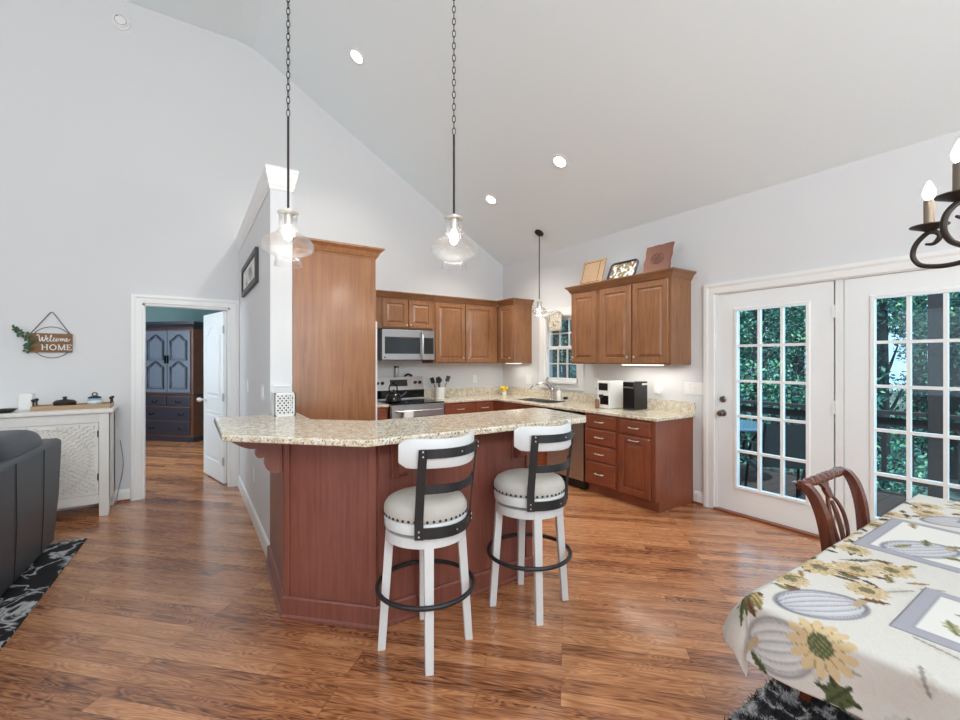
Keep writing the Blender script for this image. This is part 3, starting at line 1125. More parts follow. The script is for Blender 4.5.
# counters
GZ = 0.885
SX0, SX1, SY0, SY1 = 3.70, 4.03, 4.06, 4.72       # sink cut-out
mb = MB()
mb.prism([(BX - 0.03, 2.45), (XR - 0.002, 2.45), (XR - 0.002, SY0), (BX - 0.03, SY0)], KZ, GZ)
mb.box(BX - 0.03, SX0, SY0, SY1, KZ, GZ).box(SX1, XR - 0.002, SY0, SY1, KZ, GZ)
mb.prism([(BX - 0.03, SY1), (XR - 0.002, SY1), (XR - 0.002, YB - 0.002), (2.765, YB - 0.002), (2.765, BY - 0.03), (BX - 0.03, BY - 0.03)], KZ, GZ)
ct = thing('kitchen_countertop', 'speckled granite counter running from the range round to the french doors', 'countertop', (3.88, 3.9, KZ))
obj('slab', mb, M_granite, ct, bevel=0.006)
obj('backsplash', MB().box(XR - 0.025, XR - 0.002, 2.45, YB - 0.002, GZ, 1.0).box(2.775, XR - 0.025, YB - 0.025, YB - 0.002, GZ, 1.0), M_granite, ct)
ct = thing('kitchen_countertop', 'short granite counter piece left of the range', 'countertop', (1.7, 5.3, KZ))
obj('slab', MB().box(1.45, 2.022, BY - 0.03, YB - 0.002, KZ, GZ), M_granite, ct, bevel=0.006)
obj('backsplash', MB().box(1.45, 2.022, YB - 0.025, YB - 0.002, GZ, 1.0), M_granite, ct)
# sink
t = thing('kitchen_sink', 'stainless sink set in the granite below the window', 'sink', (3.86, 4.39, 0.7))
mb = MB()
a, b, c, d = SX0 + 0.003, SX1 - 0.003, SY0 + 0.003, SY1 - 0.003
mb.box(a, b, c, d, 0.70, 0.706).box(a, a + 0.004, c, d, 0.706, 0.888).box(b - 0.004, b, c, d, 0.706, 0.888).box(a, b, c, c + 0.004, 0.706, 0.888).box(a, b, d - 0.004, d, 0.706, 0.888)
mb.box(a, b, 4.385, 4.395, 0.706, 0.86)
obj('basin', mb, M_steel, t)
for y in (4.23, 4.56):
    obj('drain', MB().lathe([(0.03, 0), (0.03, 0.004), (0.02, 0.006)], (3.86, y, 0.706), 16), M_chrome, t)
# faucet
FP = (4.09, 4.40, GZ)
t = thing('kitchen_faucet', 'chrome single-lever faucet behind the sink', 'faucet', FP)
obj('base', MB().lathe([(0.03, 0), (0.03, 0.01), (0.022, 0.02), (0.02, 0.12), (0.024, 0.15), (0.018, 0.17), (0.004, 0.175)], FP, 18), M_chrome, t, smooth=True)
obj('spout', MB().tube(smooth_path([(4.085, 4.405, GZ + 0.12), (4.05, 4.44, GZ + 0.19), (4.0, 4.50, GZ + 0.215), (3.94, 4.57, GZ + 0.20), (3.90, 4.62, GZ + 0.15), (3.895, 4.625, GZ + 0.13)], 6), 0.012, 10), M_chrome, t, smooth=True)
obj('lever', MB().tube([(4.09, 4.40, GZ + 0.165), (4.08, 4.45, GZ + 0.22), (4.07, 4.50, GZ + 0.27)], [0.01, 0.008, 0.006], 10), M_chrome, t, smooth=True)
# soap bottle
t = thing('soap_bottle', 'white pump soap bottle right of the faucet', 'soap dispenser', (4.10, 4.28, GZ))
obj('bottle', MB().lathe([(0.03, 0), (0.032, 0.01), (0.032, 0.11), (0.02, 0.13), (0.012, 0.135), (0.012, 0.15)], (4.10, 4.28, GZ), 18), M_ceramic, t, smooth=True)
obj('pump', MB().tube([(4.10, 4.28, GZ + 0.15), (4.10, 4.28, GZ + 0.19), (4.06, 4.30, GZ + 0.188)], 0.006, 8), M_white, t)
t = thing('sponge_holder', 'small grey sponge dish at the sink, right of the soap bottle', 'sponge holder', (4.11, 4.17, GZ))
obj('dish', MB().lathe([(0.04, 0), (0.045, 0.02), (0.04, 0.022), (0.03, 0.012)], (4.11, 4.17, GZ), 18), M_nickel, t)
obj('sponge', MB().ellipsoid((4.11, 4.17, GZ + 0.035), 0.03, 0.025, 0.02, 14, 8, 0.6), M_blackm, t)
# yellow flowers in the corner
t = thing('flower_bunch', 'bunch of yellow blooms in the counter corner', 'flowers', (4.0, 5.36, GZ))
obj('vase', MB().lathe([(0.028, 0), (0.036, 0.03), (0.03, 0.06), (0.024, 0.07)], (4.0, 5.36, GZ), 16), M_ceramic, t, smooth=True)
mb = MB()
for i in range(9):
    a, r, h = rng.uniform(0, 6.28), rng.uniform(0, 0.055), rng.uniform(0.06, 0.13)
    mb.ellipsoid((4.0 + r * math.cos(a), 5.36 + r * math.sin(a), GZ + h), 0.027, 0.027, 0.022, 10, 6)
obj('blooms', mb, M_yellow, t)
# coffee maker
t = thing('coffee_maker', 'white coffee maker with black display beside the dark ice maker', 'coffee maker', (3.93, 3.29, GZ))
a, b, c, d = 3.82, 4.05, 3.20, 3.385
obj('body', MB().box(a, b, c, d, GZ, GZ + 0.305), M_ceramic, t, bevel=0.012)
obj('display', MB().box(a - 0.003, a, c + 0.03, d - 0.03, GZ + 0.20, GZ + 0.28), M_black, t)
obj('brew_recess', MB().box(a - 0.003, a, c + 0.02, d - 0.05, GZ + 0.045, GZ + 0.145), M_black, t)
obj('spout', MB().box(a - 0.03, a - 0.003, c + 0.085, c + 0.13, GZ + 0.12, GZ + 0.155), M_blackm, t, bevel=0.004)
obj('carafe', MB().lathe([(0.02, 0), (0.024, 0.02), (0.02, 0.09), (0.014, 0.1)], (a - 0.028, d - 0.03, GZ), 14), M_amber, t, smooth=True)
t = thing('ice_maker', 'black and steel countertop ice maker right of the white coffee maker', 'ice maker', (3.95, 2.97, GZ))
a, b, c, d = 3.84, 4.07, 2.905, 3.05
obj('body', MB().box(a, b, c, d, GZ + 0.008, GZ + 0.31), M_black, t, bevel=0.012)
obj('base', MB().box(a - 0.004, b + 0.004, c - 0.004, d + 0.004, GZ, GZ + 0.012), M_steel, t)
obj('front_trim', MB().box(a - 0.004, a, c + 0.01, d - 0.01, GZ + 0.24, GZ + 0.255), M_steel, t)
obj('badge', MB().box(b - 0.1, b - 0.01, c - 0.003, c, GZ + 0.27, GZ + 0.29), M_nickel, t)

# range
t = thing('kitchen_range', 'stainless electric range with black glass cooktop', 'stove', (2.4, 5.3, 0))
RX0, RX1, RF = 2.03, 2.758, 4.975
obj('body', MB().box(RX0, RX1, RF + 0.03, YB - 0.004, 0.0, 0.872), M_steel, t)
obj('cooktop', MB().box(RX0 - 0.004, RX1 + 0.003, RF, YB - 0.1, 0.873, 0.89), M_black, t, bevel=0.004)
mb = MB()
for x, y, r in ((2.2, 5.13, 0.1), (2.58, 5.13, 0.085), (2.2, 5.4, 0.075), (2.58, 5.4, 0.1)):
    mb.lathe([(r, 0), (r, 0.0012), (r - 0.006, 0.0012), (r - 0.006, 0)], (x, y, 0.8902), 28, cap=False)
obj('burner_ring', mb, M_blackm, t)
mb = MB().prism([(YB - 0.115, 0.89), (YB - 0.005, 0.89), (YB - 0.005, 1.185), (YB - 0.06, 1.185), (YB - 0.095, 1.03)], RX0 + 0.01, RX1 - 0.01, axis=0)
obj('back_panel', mb, M_steel, t)
sl_ = Vector((0, 0.035, 0.155)).normalized()
nn = Vector((0, -sl_.z, sl_.y))
P0 = Vector((RX0 + 0.01, YB - 0.095, 1.03))
obj('display', MB().obox(P0, (1, 0, 0), sl_, nn, 0.22, 0.47, 0.035, 0.125, 0, 0.003), M_dkglass, t)
obj('vent_band', MB().box(RX0 + 0.012, RX1 - 0.012, YB - 0.122, YB - 0.114, 0.905, 1.015), M_black, t)
for u in (0.04, 0.11, 0.585, 0.655):
    p = P0 + Vector((u, 0, 0)) + sl_ * 0.08
    mb = MB()
    mb.loft([[p + nn * z + Vector((r * math.cos(2 * PI * k / 14), 0, 0)) + sl_ * (r * math.sin(2 * PI * k / 14)) for k in range(14)] for r, z in ((0.024, 0.001), (0.022, 0.022), (0.003, 0.024))])
    obj('knob', mb, M_black, t)
od = obj('oven_door', MB().box(RX0 + 0.005, RX1 - 0.005, RF, RF + 0.03, 0.2, 0.865), M_steel, t, bevel=0.004)
obj('window_pane', MB().box(RX0 + 0.12, RX1 - 0.12, RF - 0.003, RF, 0.34, 0.72), M_black, od)
obj('handle', MB().tube([(RX0 + 0.06, RF, 0.79), (RX0 + 0.06, RF - 0.045, 0.795), (RX1 - 0.06, RF - 0.045, 0.795), (RX1 - 0.06, RF, 0.79)], 0.011, 10), M_steel, od)
obj('storage_drawer', MB().box(RX0 + 0.005, RX1 - 0.005, RF + 0.005, RF + 0.03, 0.04, 0.19), M_steel, t, bevel=0.004)
# towel on the oven handle
mb = MB()
pth = [(RF - 0.028, 0.60), (RF - 0.03, 0.79), (RF - 0.036, 0.805), (RF - 0.045, 0.809), (RF - 0.056, 0.805), (RF - 0.062, 0.79), (RF - 0.064, 0.66), (RF - 0.066, 0.55)]
mb.loft([[(x, y, z) for y, z in pth] + [(x, y + (0.003 if i < 3 else -0.003 if i > 4 else 0), z + 0.003 * (2 < i < 5)) for i, (y, z) in reversed(list(enumerate(pth)))] for x in (2.17, 2.2, 2.23, 2.26, 2.29)])
tw = tag(obj('dish_towel', mb, ramp_mat('printed_towel', [(0.45, lin(234, 234, 232)), (0.6, lin(236, 236, 234)), (0.68, lin(120, 120, 120))], scale=40, rough=0.95)), 'white dish towel with grey print hanging from the oven handle', 'towel')
# kettle on the left front burner
t = thing('tea_kettle', 'black kettle on the left of the cooktop', 'kettle', (2.15, 5.20, 0.8915))
kc = (2.15, 5.20, 0.8915)
obj('body', MB().lathe([(0.085, 0), (0.1, 0.015), (0.1, 0.05), (0.085, 0.09), (0.05, 0.12), (0.03, 0.125)], kc, 24), M_black, t, smooth=True)
obj('lid', MB().lathe([(0.035, 0.124), (0.03, 0.135), (0.01, 0.14), (0.014, 0.155), (0.002, 0.16)], kc, 16), M_black, t, smooth=True)
obj('handle', MB().tube(smooth_path([(2.15 - 0.06, 5.20 - 0.03, 1.0), (2.15 - 0.07, 5.2 - 0.035, 1.08), (2.15 - 0.02, 5.19, 1.13), (2.15 + 0.05, 5.22, 1.1), (2.15 + 0.065, 5.23, 1.0)], 6), 0.009, 8), M_black, t, smooth=True)
obj('spout', MB().tube([(2.23, 5.16, 0.95), (2.28, 5.13, 1.0), (2.30, 5.12, 1.02)], [0.022, 0.014, 0.01], 10), M_black, t, smooth=True)
# things on top of the range's back panel
t = thing('steel_canister', 'tall steel and bronze canister on the back ledge of the range', 'canister', (2.37, YB - 0.036, 1.185))
obj('body', MB().lathe([(0.029, 0), (0.03, 0.005), (0.03, 0.13)], (2.37, YB - 0.036, 1.185), 20), M_steel, t, smooth=True)
obj('lid', MB().lathe([(0.0335, 0.13), (0.0335, 0.15), (0.02, 0.152)], (2.37, YB - 0.036, 1.185), 20), M_iron, t, smooth=True)
mb = MB().tube([(2.49, YB - 0.036, 1.197), (2.53, YB - 0.036, 1.222), (2.56, YB - 0.036, 1.222), (2.60, YB - 0.036, 1.2)], [0.012, 0.014, 0.012, 0.012], 10)
tag(obj('spoon_rest', mb, M_black, smooth=True), 'small black item on the range ledge, right of the canister', 'spoon rest')
# utensil crock with utensils, each its own thing
cc = (2.93, 5.42, GZ)
mb = MB().lathe([(0.06, 0), (0.066, 0.01), (0.072, 0.16), (0.067, 0.16), (0.058, 0.02), (0.003, 0.015)], cc, 24)
tag(obj('utensil_crock', mb, M_ceramic, smooth=True), 'white utensil crock on the counter right of the range', 'crock')
labs = ['black slotted spatula leaning left in the utensil crock', 'black ladle upright at the middle of the utensil crock', 'black spoon leaning toward the wall in the crock',
        'black turner leaning right in the utensil crock', 'black pasta server in front of the other crock utensils']
for i, (dx, dy) in enumerate(((-0.11, 0.01), (0.0, 0.03), (0.04, 0.07), (0.12, -0.01), (-0.05, -0.04))):
    b0 = Vector((cc[0] + dx * 0.22, cc[1] + dy * 0.22, GZ + 0.022))
    b1 = Vector((cc[0] + dx * 0.9, cc[1] + dy * 0.9, GZ + 0.22 + 0.02 * (i % 2)))
    dd = (b1 - b0).normalized()
    u = Vector((0.83, -0.55, 0))
    u = (u - dd * u.dot(dd)).normalized()
    w = dd.cross(u)
    t = thing(['slotted_spatula', 'ladle', 'serving_spoon', 'turner', 'pasta_server'][i], labs[i], 'kitchen utensil', b0, 0, 'utensils in the white crock')
    obj('handle', MB().tube([b0, b1], 0.005, 8), M_blackm, t)
    if i in (1, 2):
        mb = MB()
        c0 = b1 + dd * 0.03
        mb.loft([[c0 + dd * (0.035 * math.sin(a)) + u * (0.028 * math.cos(a) * math.cos(q)) + w * (0.012 * math.cos(a) * math.sin(q)) for q in [2 * PI * k / 10 for k in range(10)]] for a in [-1.5 + 3.0 * j / 8 for j in range(9)]])
    else:
        mb = MB().obox(b1, u, dd, w, -0.028, 0.028, -0.005, 0.075, -0.003, 0.003)
    obj('head', mb, M_blackm, t)
mb = MB().lathe([(0.012, 0), (0.035, 0.006), (0.045, 0.02), (0.042, 0.02), (0.03, 0.008)], (3.12, 5.5, GZ), 18)
tag(obj('small_dish', mb, M_ceramic, smooth=True), 'small white dish right of the utensil crock', 'dish')

# boards and trays on the wall cabinets
def leaner(name, label, cat, y0, y1, h, t, mats, frame, lean=0.09, xb=3.925, corner=0.0):
    """flat board standing on the cabinet crown and leaning back"""
    zt = CZ1 - 0.015 + 0.085
    o = thing(name, label, cat, (xb, (y0 + y1) / 2, zt))
    up = Vector((lean, 0, h)).normalized()
    n = Vector((-up.z, 0, up.x))
    U = Vector((0, -1, 0))
    O = Vector((xb, y1, zt))
    w = y1 - y0
    H = math.hypot(lean, h)
    return o, O, U, up, n, w, H


o, O, U, up, n, w, H = leaner('cutting_board', 'pale bamboo cutting board on the narrow wall cabinet, leaning on the wall', 'cutting board', 3.40, 3.74, 0.30, 0.02, None, None)
obj('board', MB().obox(O, U, up, n, 0, w, 0, H, 0, 0.018), M_tan, o, bevel=0.006)
mb = MB()
for a, b, c, d in ((0.03, w - 0.03, 0.028, 0.034), (0.03, w - 0.03, H - 0.034, H - 0.028), (0.028, 0.034, 0.03, H - 0.03), (w - 0.075, w - 0.069, 0.03, H - 0.03)):
    mb.obox(O, U, up, n, a, b, c, d, 0.018, 0.0195)
obj('juice_groove', mb, M_walnut, o)
o, O, U, up, n, w, H = leaner('painted_tray', 'oblong tray with a dark blue rim and fruit painting, middle item above the wall cabinets', 'tray', 2.96, 3.33, 0.205, 0.02, None, None)
def rr(w, h, r, i):
    pts = []
    for cx, cy, a0 in ((w - r, r, -90), (w - r, h - r, 0), (r, h - r, 90), (r, r, 180)):
        for k in range(6):
            a = math.radians(a0 + 90 * k / 5)
            pts.append((cx + (r - i) * math.cos(a), cy + (r - i) * math.sin(a)))
    return pts
mb = MB()
mb.loft([[O + U * a + up * b + n * z for a, b in rr(w, H, 0.05, i)] for i, z in ((0.0, 0), (0.0, 0.02), (0.012, 0.022), (0.02, 0.01), (0.022, 0.008))])
obj('rim', mb, plain('navy_rim', lin(46, 56, 78), 0.4), o)
mb = MB()
mb.loft([[O + U * a + up * b + n * z for a, b in rr(w, H, 0.05, i)] for i, z in ((0.022, 0.008), (0.022, 0.0095))])
obj('painted_face', mb, ramp_mat('painted_fruit', [(0.38, lin(120, 50, 44)), (0.45, lin(150, 130, 70)), (0.5, lin(86, 104, 72)), (0.56, lin(226, 226, 222)), (0.75, lin(236, 236, 234))], scale=22, rough=0.5, detail=2), o)
o, O, U, up, n, w, H = leaner('carved_board', 'reddish carved wooden board with wavy edges at the end of the wall cabinets', 'carved board', 2.55, 2.86, 0.29, 0.02, None, None, xb=3.92)
pts = []
for k in range(48):
    a = 2 * PI * k / 48
    ca, sa = math.cos(a), math.sin(a)
    q = 1 / max(abs(ca), abs(sa))
    s_ = 1 + 0.03 * math.sin(8 * a)
    pts.append((w / 2 + ca * q * w / 2 * s_ * 0.96, H / 2 + sa * q * H / 2 * min(1, s_)))
mb = MB()
mb.loft([[O + U * a + up * b + n * z for a, b in pts] for z in (0, 0.02)])
M_carve = plain('carved_red_wood', lin(128, 82, 66), 0.6, bump=0.5, bscale=50)
obj('board', mb, M_carve, o)
mb = MB()
for r_ in (0.03, 0.055):
    mb.tube([O + U * (w / 2 + r_ * 1.3 * math.cos(2 * PI * k / 24)) + up * (H / 2 + r_ * math.sin(2 * PI * k / 24)) + n * 0.021 for k in range(24)], 0.004, 6, closed=True)
for k in range(6):
    a = PI * k / 3
    mb.tube([O + U * (w / 2) + up * (H / 2) + n * 0.021, O + U * (w / 2 + 0.06 * math.cos(a)) + up * (H / 2 + 0.045 * math.sin(a)) + n * 0.021], 0.003, 6)
obj('carving', mb, plain('carving_dark', lin(96, 58, 46), 0.6), o)

# sun catcher hanging at the top of the kitchen window
t = thing('stained_glass_panel', 'square floral glass panel hanging in the top of the kitchen window', 'sun catcher', (4.165, 4.44, 1.84))
a, b, c, d = 4.30, 4.56, 1.815, 2.06
mb = MB()
mb.box(4.165, 4.173, a, b, c, c + 0.012).box(4.165, 4.173, a, b, d - 0.012, d).box(4.165, 4.173, a, a + 0.012, c, d).box(4.165, 4.173, b - 0.012, b, c, d)
obj('frame', mb, M_nickel, t)
obj('glass', MB().box(4.167, 4.171, a + 0.012, b - 0.012, c + 0.012, d - 0.012), ramp_mat('floral_glass', [(0.36, lin(96, 120, 90)), (0.45, lin(190, 180, 160)), (0.55, lin(214, 210, 202)), (0.68, lin(150, 110, 104))], scale=26, rough=0.3), t)
obj('hanger', MB().tube([(4.169, a + 0.03, d), (4.169, (a + b) / 2, d + 0.05), (4.169, b - 0.03, d)], 0.002, 6), M_iron, t)

# outlets and switches
def plate(name, label, cat, p, u, n, w, h, kind, group=None):
    p, u, n = Vector(p), Vector(u), Vector(n)
    t = thing(name, label, cat, p, 0, group)
    obj('plate', MB().obox(p, u, ez, n, -w / 2, w / 2, -h / 2, h / 2, 0, 0.006), M_white, t, bevel=0.002)
    if kind == 'outlet':
        for dz in (-0.025, 0.025):
            obj('socket', MB().obox(p, u, ez, n, -0.016, 0.016, dz - 0.014, dz + 0.014, 0.006, 0.008), M_trim, t)
    else:
        for i in range(kind):
            x = (i - (kind - 1) / 2) * 0.046
            obj('toggle', MB().obox(p, u, ez, n, x - 0.016, x + 0.016, -0.033, 0.033, 0.006, 0.010), M_trim, t)
    return t


plate('light_switch', 'wide white switch plate between the counter and the french doors', 'switch', (XR - 0.001, 2.47, 1.135), (0, 1, 0), (-1, 0, 0), 0.2, 0.12, 4)
plate('wall_outlet', 'white outlet behind the air freshener above the granite', 'outlet', (XR - 0.001, 2.86, 1.13), (0, 1, 0), (-1, 0, 0), 0.075, 0.12, 'outlet')
plate('wall_outlet', 'white outlet left of the coffee maker below the wall cabinets', 'outlet', (XR - 0.001, 3.72, 1.14), (0, 1, 0), (-1, 0, 0), 0.075, 0.12, 'outlet')
plate('light_switch', 'white switch plate in the corner between corner cabinet and window', 'switch', (XR - 0.001, 5.02, 1.13), (0, 1, 0), (-1, 0, 0), 0.12, 0.12, 2)
plate('wall_outlet', 'white outlet on the back wall right of the utensil crock', 'outlet', (3.66, YB - 0.001, 1.13), (1, 0, 0), (0, -1, 0), 0.075, 0.12, 'outlet')
plate('light_switch', 'pale switch plate on the long left face of the partition, nearest the bar', 'switch', (PX0 - 0.001, 3.75, 1.17), (0, 1, 0), (-1, 0, 0), 0.12, 0.12, 2)
plate('light_switch', 'pale switch plate on the partition nearest the hall door', 'switch', (PX0 - 0.001, 4.75, 1.17), (0, 1, 0), (-1, 0, 0), 0.075, 0.12, 1)
plate('wall_outlet', 'low white outlet on the partition above its baseboard', 'outlet', (PX0 - 0.001, 4.3, 0.42), (0, 1, 0), (-1, 0, 0), 0.075, 0.12, 'outlet')
t = thing('air_freshener', 'white plug-in freshener on the outlet right of the ice maker', 'air freshener', (XR - 0.02, 2.86, 1.1))
obj('body', MB().box(XR - 0.055, XR - 0.0095, 2.83, 2.89, 1.06, 1.15), M_white, t, bevel=0.012)
obj('cap', MB().lathe([(0.02, 0), (0.022, 0.02), (0.012, 0.04), (0.002, 0.042)], (XR - 0.034, 2.86, 1.15), 14), M_white, t, smooth=True)

# ================================================================== BREAKFAST BAR
PL = [(PX0 - 0.022, PY0), (0.452, 2.63), (0.836, 2.246), (1.915, 2.26)]     # outer face of the bar, seen from the room
t = thing('breakfast_bar', 'reddish wood breakfast bar base with an angled corner', 'bar counter', (1.1, 2.6, 0))
poly = PL + [(1.915, 2.62), (1.0, 2.62), (0.64, 2.96), (0.632, PY0 - 0.003)]
poly[0] = (PX0 - 0.003, PY0 - 0.003)
mb = MB().prism(poly, 0, 1.004)
obj('body', mb, M_bar, t)
PLN = [(0, 0), (0.030, 0), (0.030, 0.012), (0.02, 0.02), (0.018, 0.022), (0.018, 0.108), (0.012, 0.118), (0, 0.12)]
obj('plinth', MB().sweep([(poly[0][0], poly[0][1]), PL[1], PL[2], PL[3], (1.915, 2.62)], PLN, 0, 1), M_bar, t)
a, b = Vector(PL[1] + (0,)), Vector(PL[2] + (0,))
U = (b - a).normalized()
nn = Vector((U.y, -U.x, 0))
Lw = (b - a).length
# corner stiles and the recessed look of the angled panel
for u0, u1 in ((0.0, 0.03), (Lw - 0.045, Lw)):
    obj('stile', MB().obox(a, U, ez, nn, u0, u1, 0.12, 1.003, 0, 0.012), M_bar, t, bevel=0.003)
obj('stile', MB().box(0.842, 0.90, 2.238, 2.2475, 0.12, 1.003), M_bar, t, bevel=0.003)
obj('stile', MB().box(1.86, 1.915, 2.248, 2.2605, 0.12, 1.003), M_bar, t, bevel=0.003)
e0, e1 = Vector((poly[0][0], poly[0][1], 0)), Vector(PL[1] + (0,))
U2 = (e1 - e0).normalized()
n2 = Vector((U2.y, -U2.x, 0))
obj('stile', MB().obox(e0, U2, ez, n2, (e1 - e0).length - 0.04, (e1 - e0).length, 0.12, 1.003, 0, 0.010), M_bar, t, bevel=0.003)


def corbel(root, back, out, wdir, w=0.055, D=0.265, H=0.215):
    """scrolled bracket: profile in (out, z) extruded along wdir"""
    back, out, wdir = map(Vector, (back, out, wdir))
    z1 = 1.003
    pr = [(0, z1), (D, z1), (D, z1 - 0.012)]
    for k in range(9):                      # upper quarter sweep
        t_ = k / 8
        pr.append((D - 0.012 - 0.115 * t_, z1 - 0.018 - 0.05 * math.sin(t_ * PI / 2)))
    for k in range(10):                     # middle scroll
        a_ = math.radians(60 - 175 * k / 9)
        pr.append((0.098 + 0.028 * math.cos(a_) + 0.01, z1 - 0.095 + 0.028 * math.sin(a_)))
    for k in range(10):                     # lower belly
        a_ = math.radians(20 - 110 * k / 9)
        pr.append((0.028 + 0.062 * math.cos(a_), z1 - 0.15 + 0.062 * math.sin(a_)))
    pr += [(0, z1 - H)]
    mb = MB()
    mb.loft([[back + out * o + ez * z + wdir * q for o, z in pr] for q in (-w / 2, w / 2)])
    c_ = obj('corbel', mb, M_bar, root)
    mb = MB()
    mb.obox(back, out, ez, wdir, -0.0, 0.012, z1 - H - 0.012, z1, -w / 2 - 0.012, w / 2 + 0.012)
    obj('corbel_plate', mb, M_bar, c_, bevel=0.003)
    return c_


corbel(t, e1 - U2 * 0.07 + n2 * 0.011, n2, U2)
corbel(t, (0.955, 2.2485, 0), (0, -1, 0), (1, 0, 0), D=0.185)
corbel(t, (1.78, 2.2585, 0), (0, -1, 0), (1, 0, 0), D=0.185)

BT = 1.040
mb = MB().prism([(0.143, PY0 - 0.02), (0.143, 2.585), (0.70, 2.03), (2.19, 2.03), (2.275, 2.11), (2.345, 2.60), (2.30, 2.68), (0.96, 2.68), (0.665, 2.96), (0.665, PY0 + 0.012), (0.632, PY0 + 0.012), (0.632, PY0 - 0.02)], 1.0055, BT)
tag(obj('bar_countertop', mb, M_granite, bevel=0.008), 'thick speckled granite top of the breakfast bar', 'countertop')

# lattice lantern on the bar
t = thing('lattice_lantern', 'white cube holder with diamond lattice cut-outs on the bar by the partition', 'candle holder', (0.553, 3.27, BT), 0)
cx_, cy_, hw, hh = 0.553, 3.295, 0.066, 0.155
mb = MB()
mb.box(cx_ - hw, cx_ + hw, cy_ - hw, cy_ + hw, BT, BT + 0.008).box(cx_ - hw, cx_ + hw, cy_ - hw, cy_ + hw, BT + hh - 0.01, BT + hh)
for ax in (0, 1):
    for sg in (-1, 1):
        c0 = (cx_ + (sg * hw if ax == 0 else 0), cy_ + (sg * hw if ax == 1 else 0))
        Uu = Vector((0, 1, 0)) if ax == 0 else Vector((1, 0, 0))
        Wn = Vector((-sg, 0, 0)) if ax == 0 else Vector((0, -sg, 0))
        Oo = Vector((c0[0], c0[1], BT))
        for k in range(-6, 8):
            for dgn in (1, -1):
                # diagonal slats clipped to the face
                pts = []
                for s_ in np.linspace(0, 1, 14):
                    v_ = 0.01 + s_ * (hh - 0.02)
                    u_ = (-hw + 0.012) + k * 0.026 + dgn * (v_ - 0.01) * 0.8 if dgn == 1 else (-hw + 0.012) + k * 0.026 + (hh - v_) * 0.8 - 0.02
                    if abs(u_) <= hw - 0.004:
                        pts.append((u_, v_))
                if len(pts) > 1:
                    (ua, va), (ub, vb) = pts[0], pts[-1]
                    mb.tube([Oo + Uu * ua + ez * va + Wn * 0.003, Oo + Uu * ub + ez * vb + Wn * 0.003], 0.0055, 6)
        mb.obox(Oo, Uu, ez, Wn, -hw, -hw + 0.011, 0, hh, 0, 0.006).obox(Oo, Uu, ez, Wn, hw - 0.011, hw, 0, hh, 0, 0.006)
obj('body', mb, M_white, t)
obj('inner_cup', MB().lathe([(0.038, 0.009), (0.038, 0.13), (0.034, 0.13), (0.034, 0.012)], (cx_, cy_, BT), 20, cap=False), M_gap, t)
mb = MB().box(0.505, 0.61, 3.385, 3.3985, 1.232, 1.24)
t = thing('wall_hook_strip', 'thin white ledge on the end of the partition above the lattice holder', 'ledge', (0.557, 3.39, 1.23))
obj('ledge', mb, M_white, t)

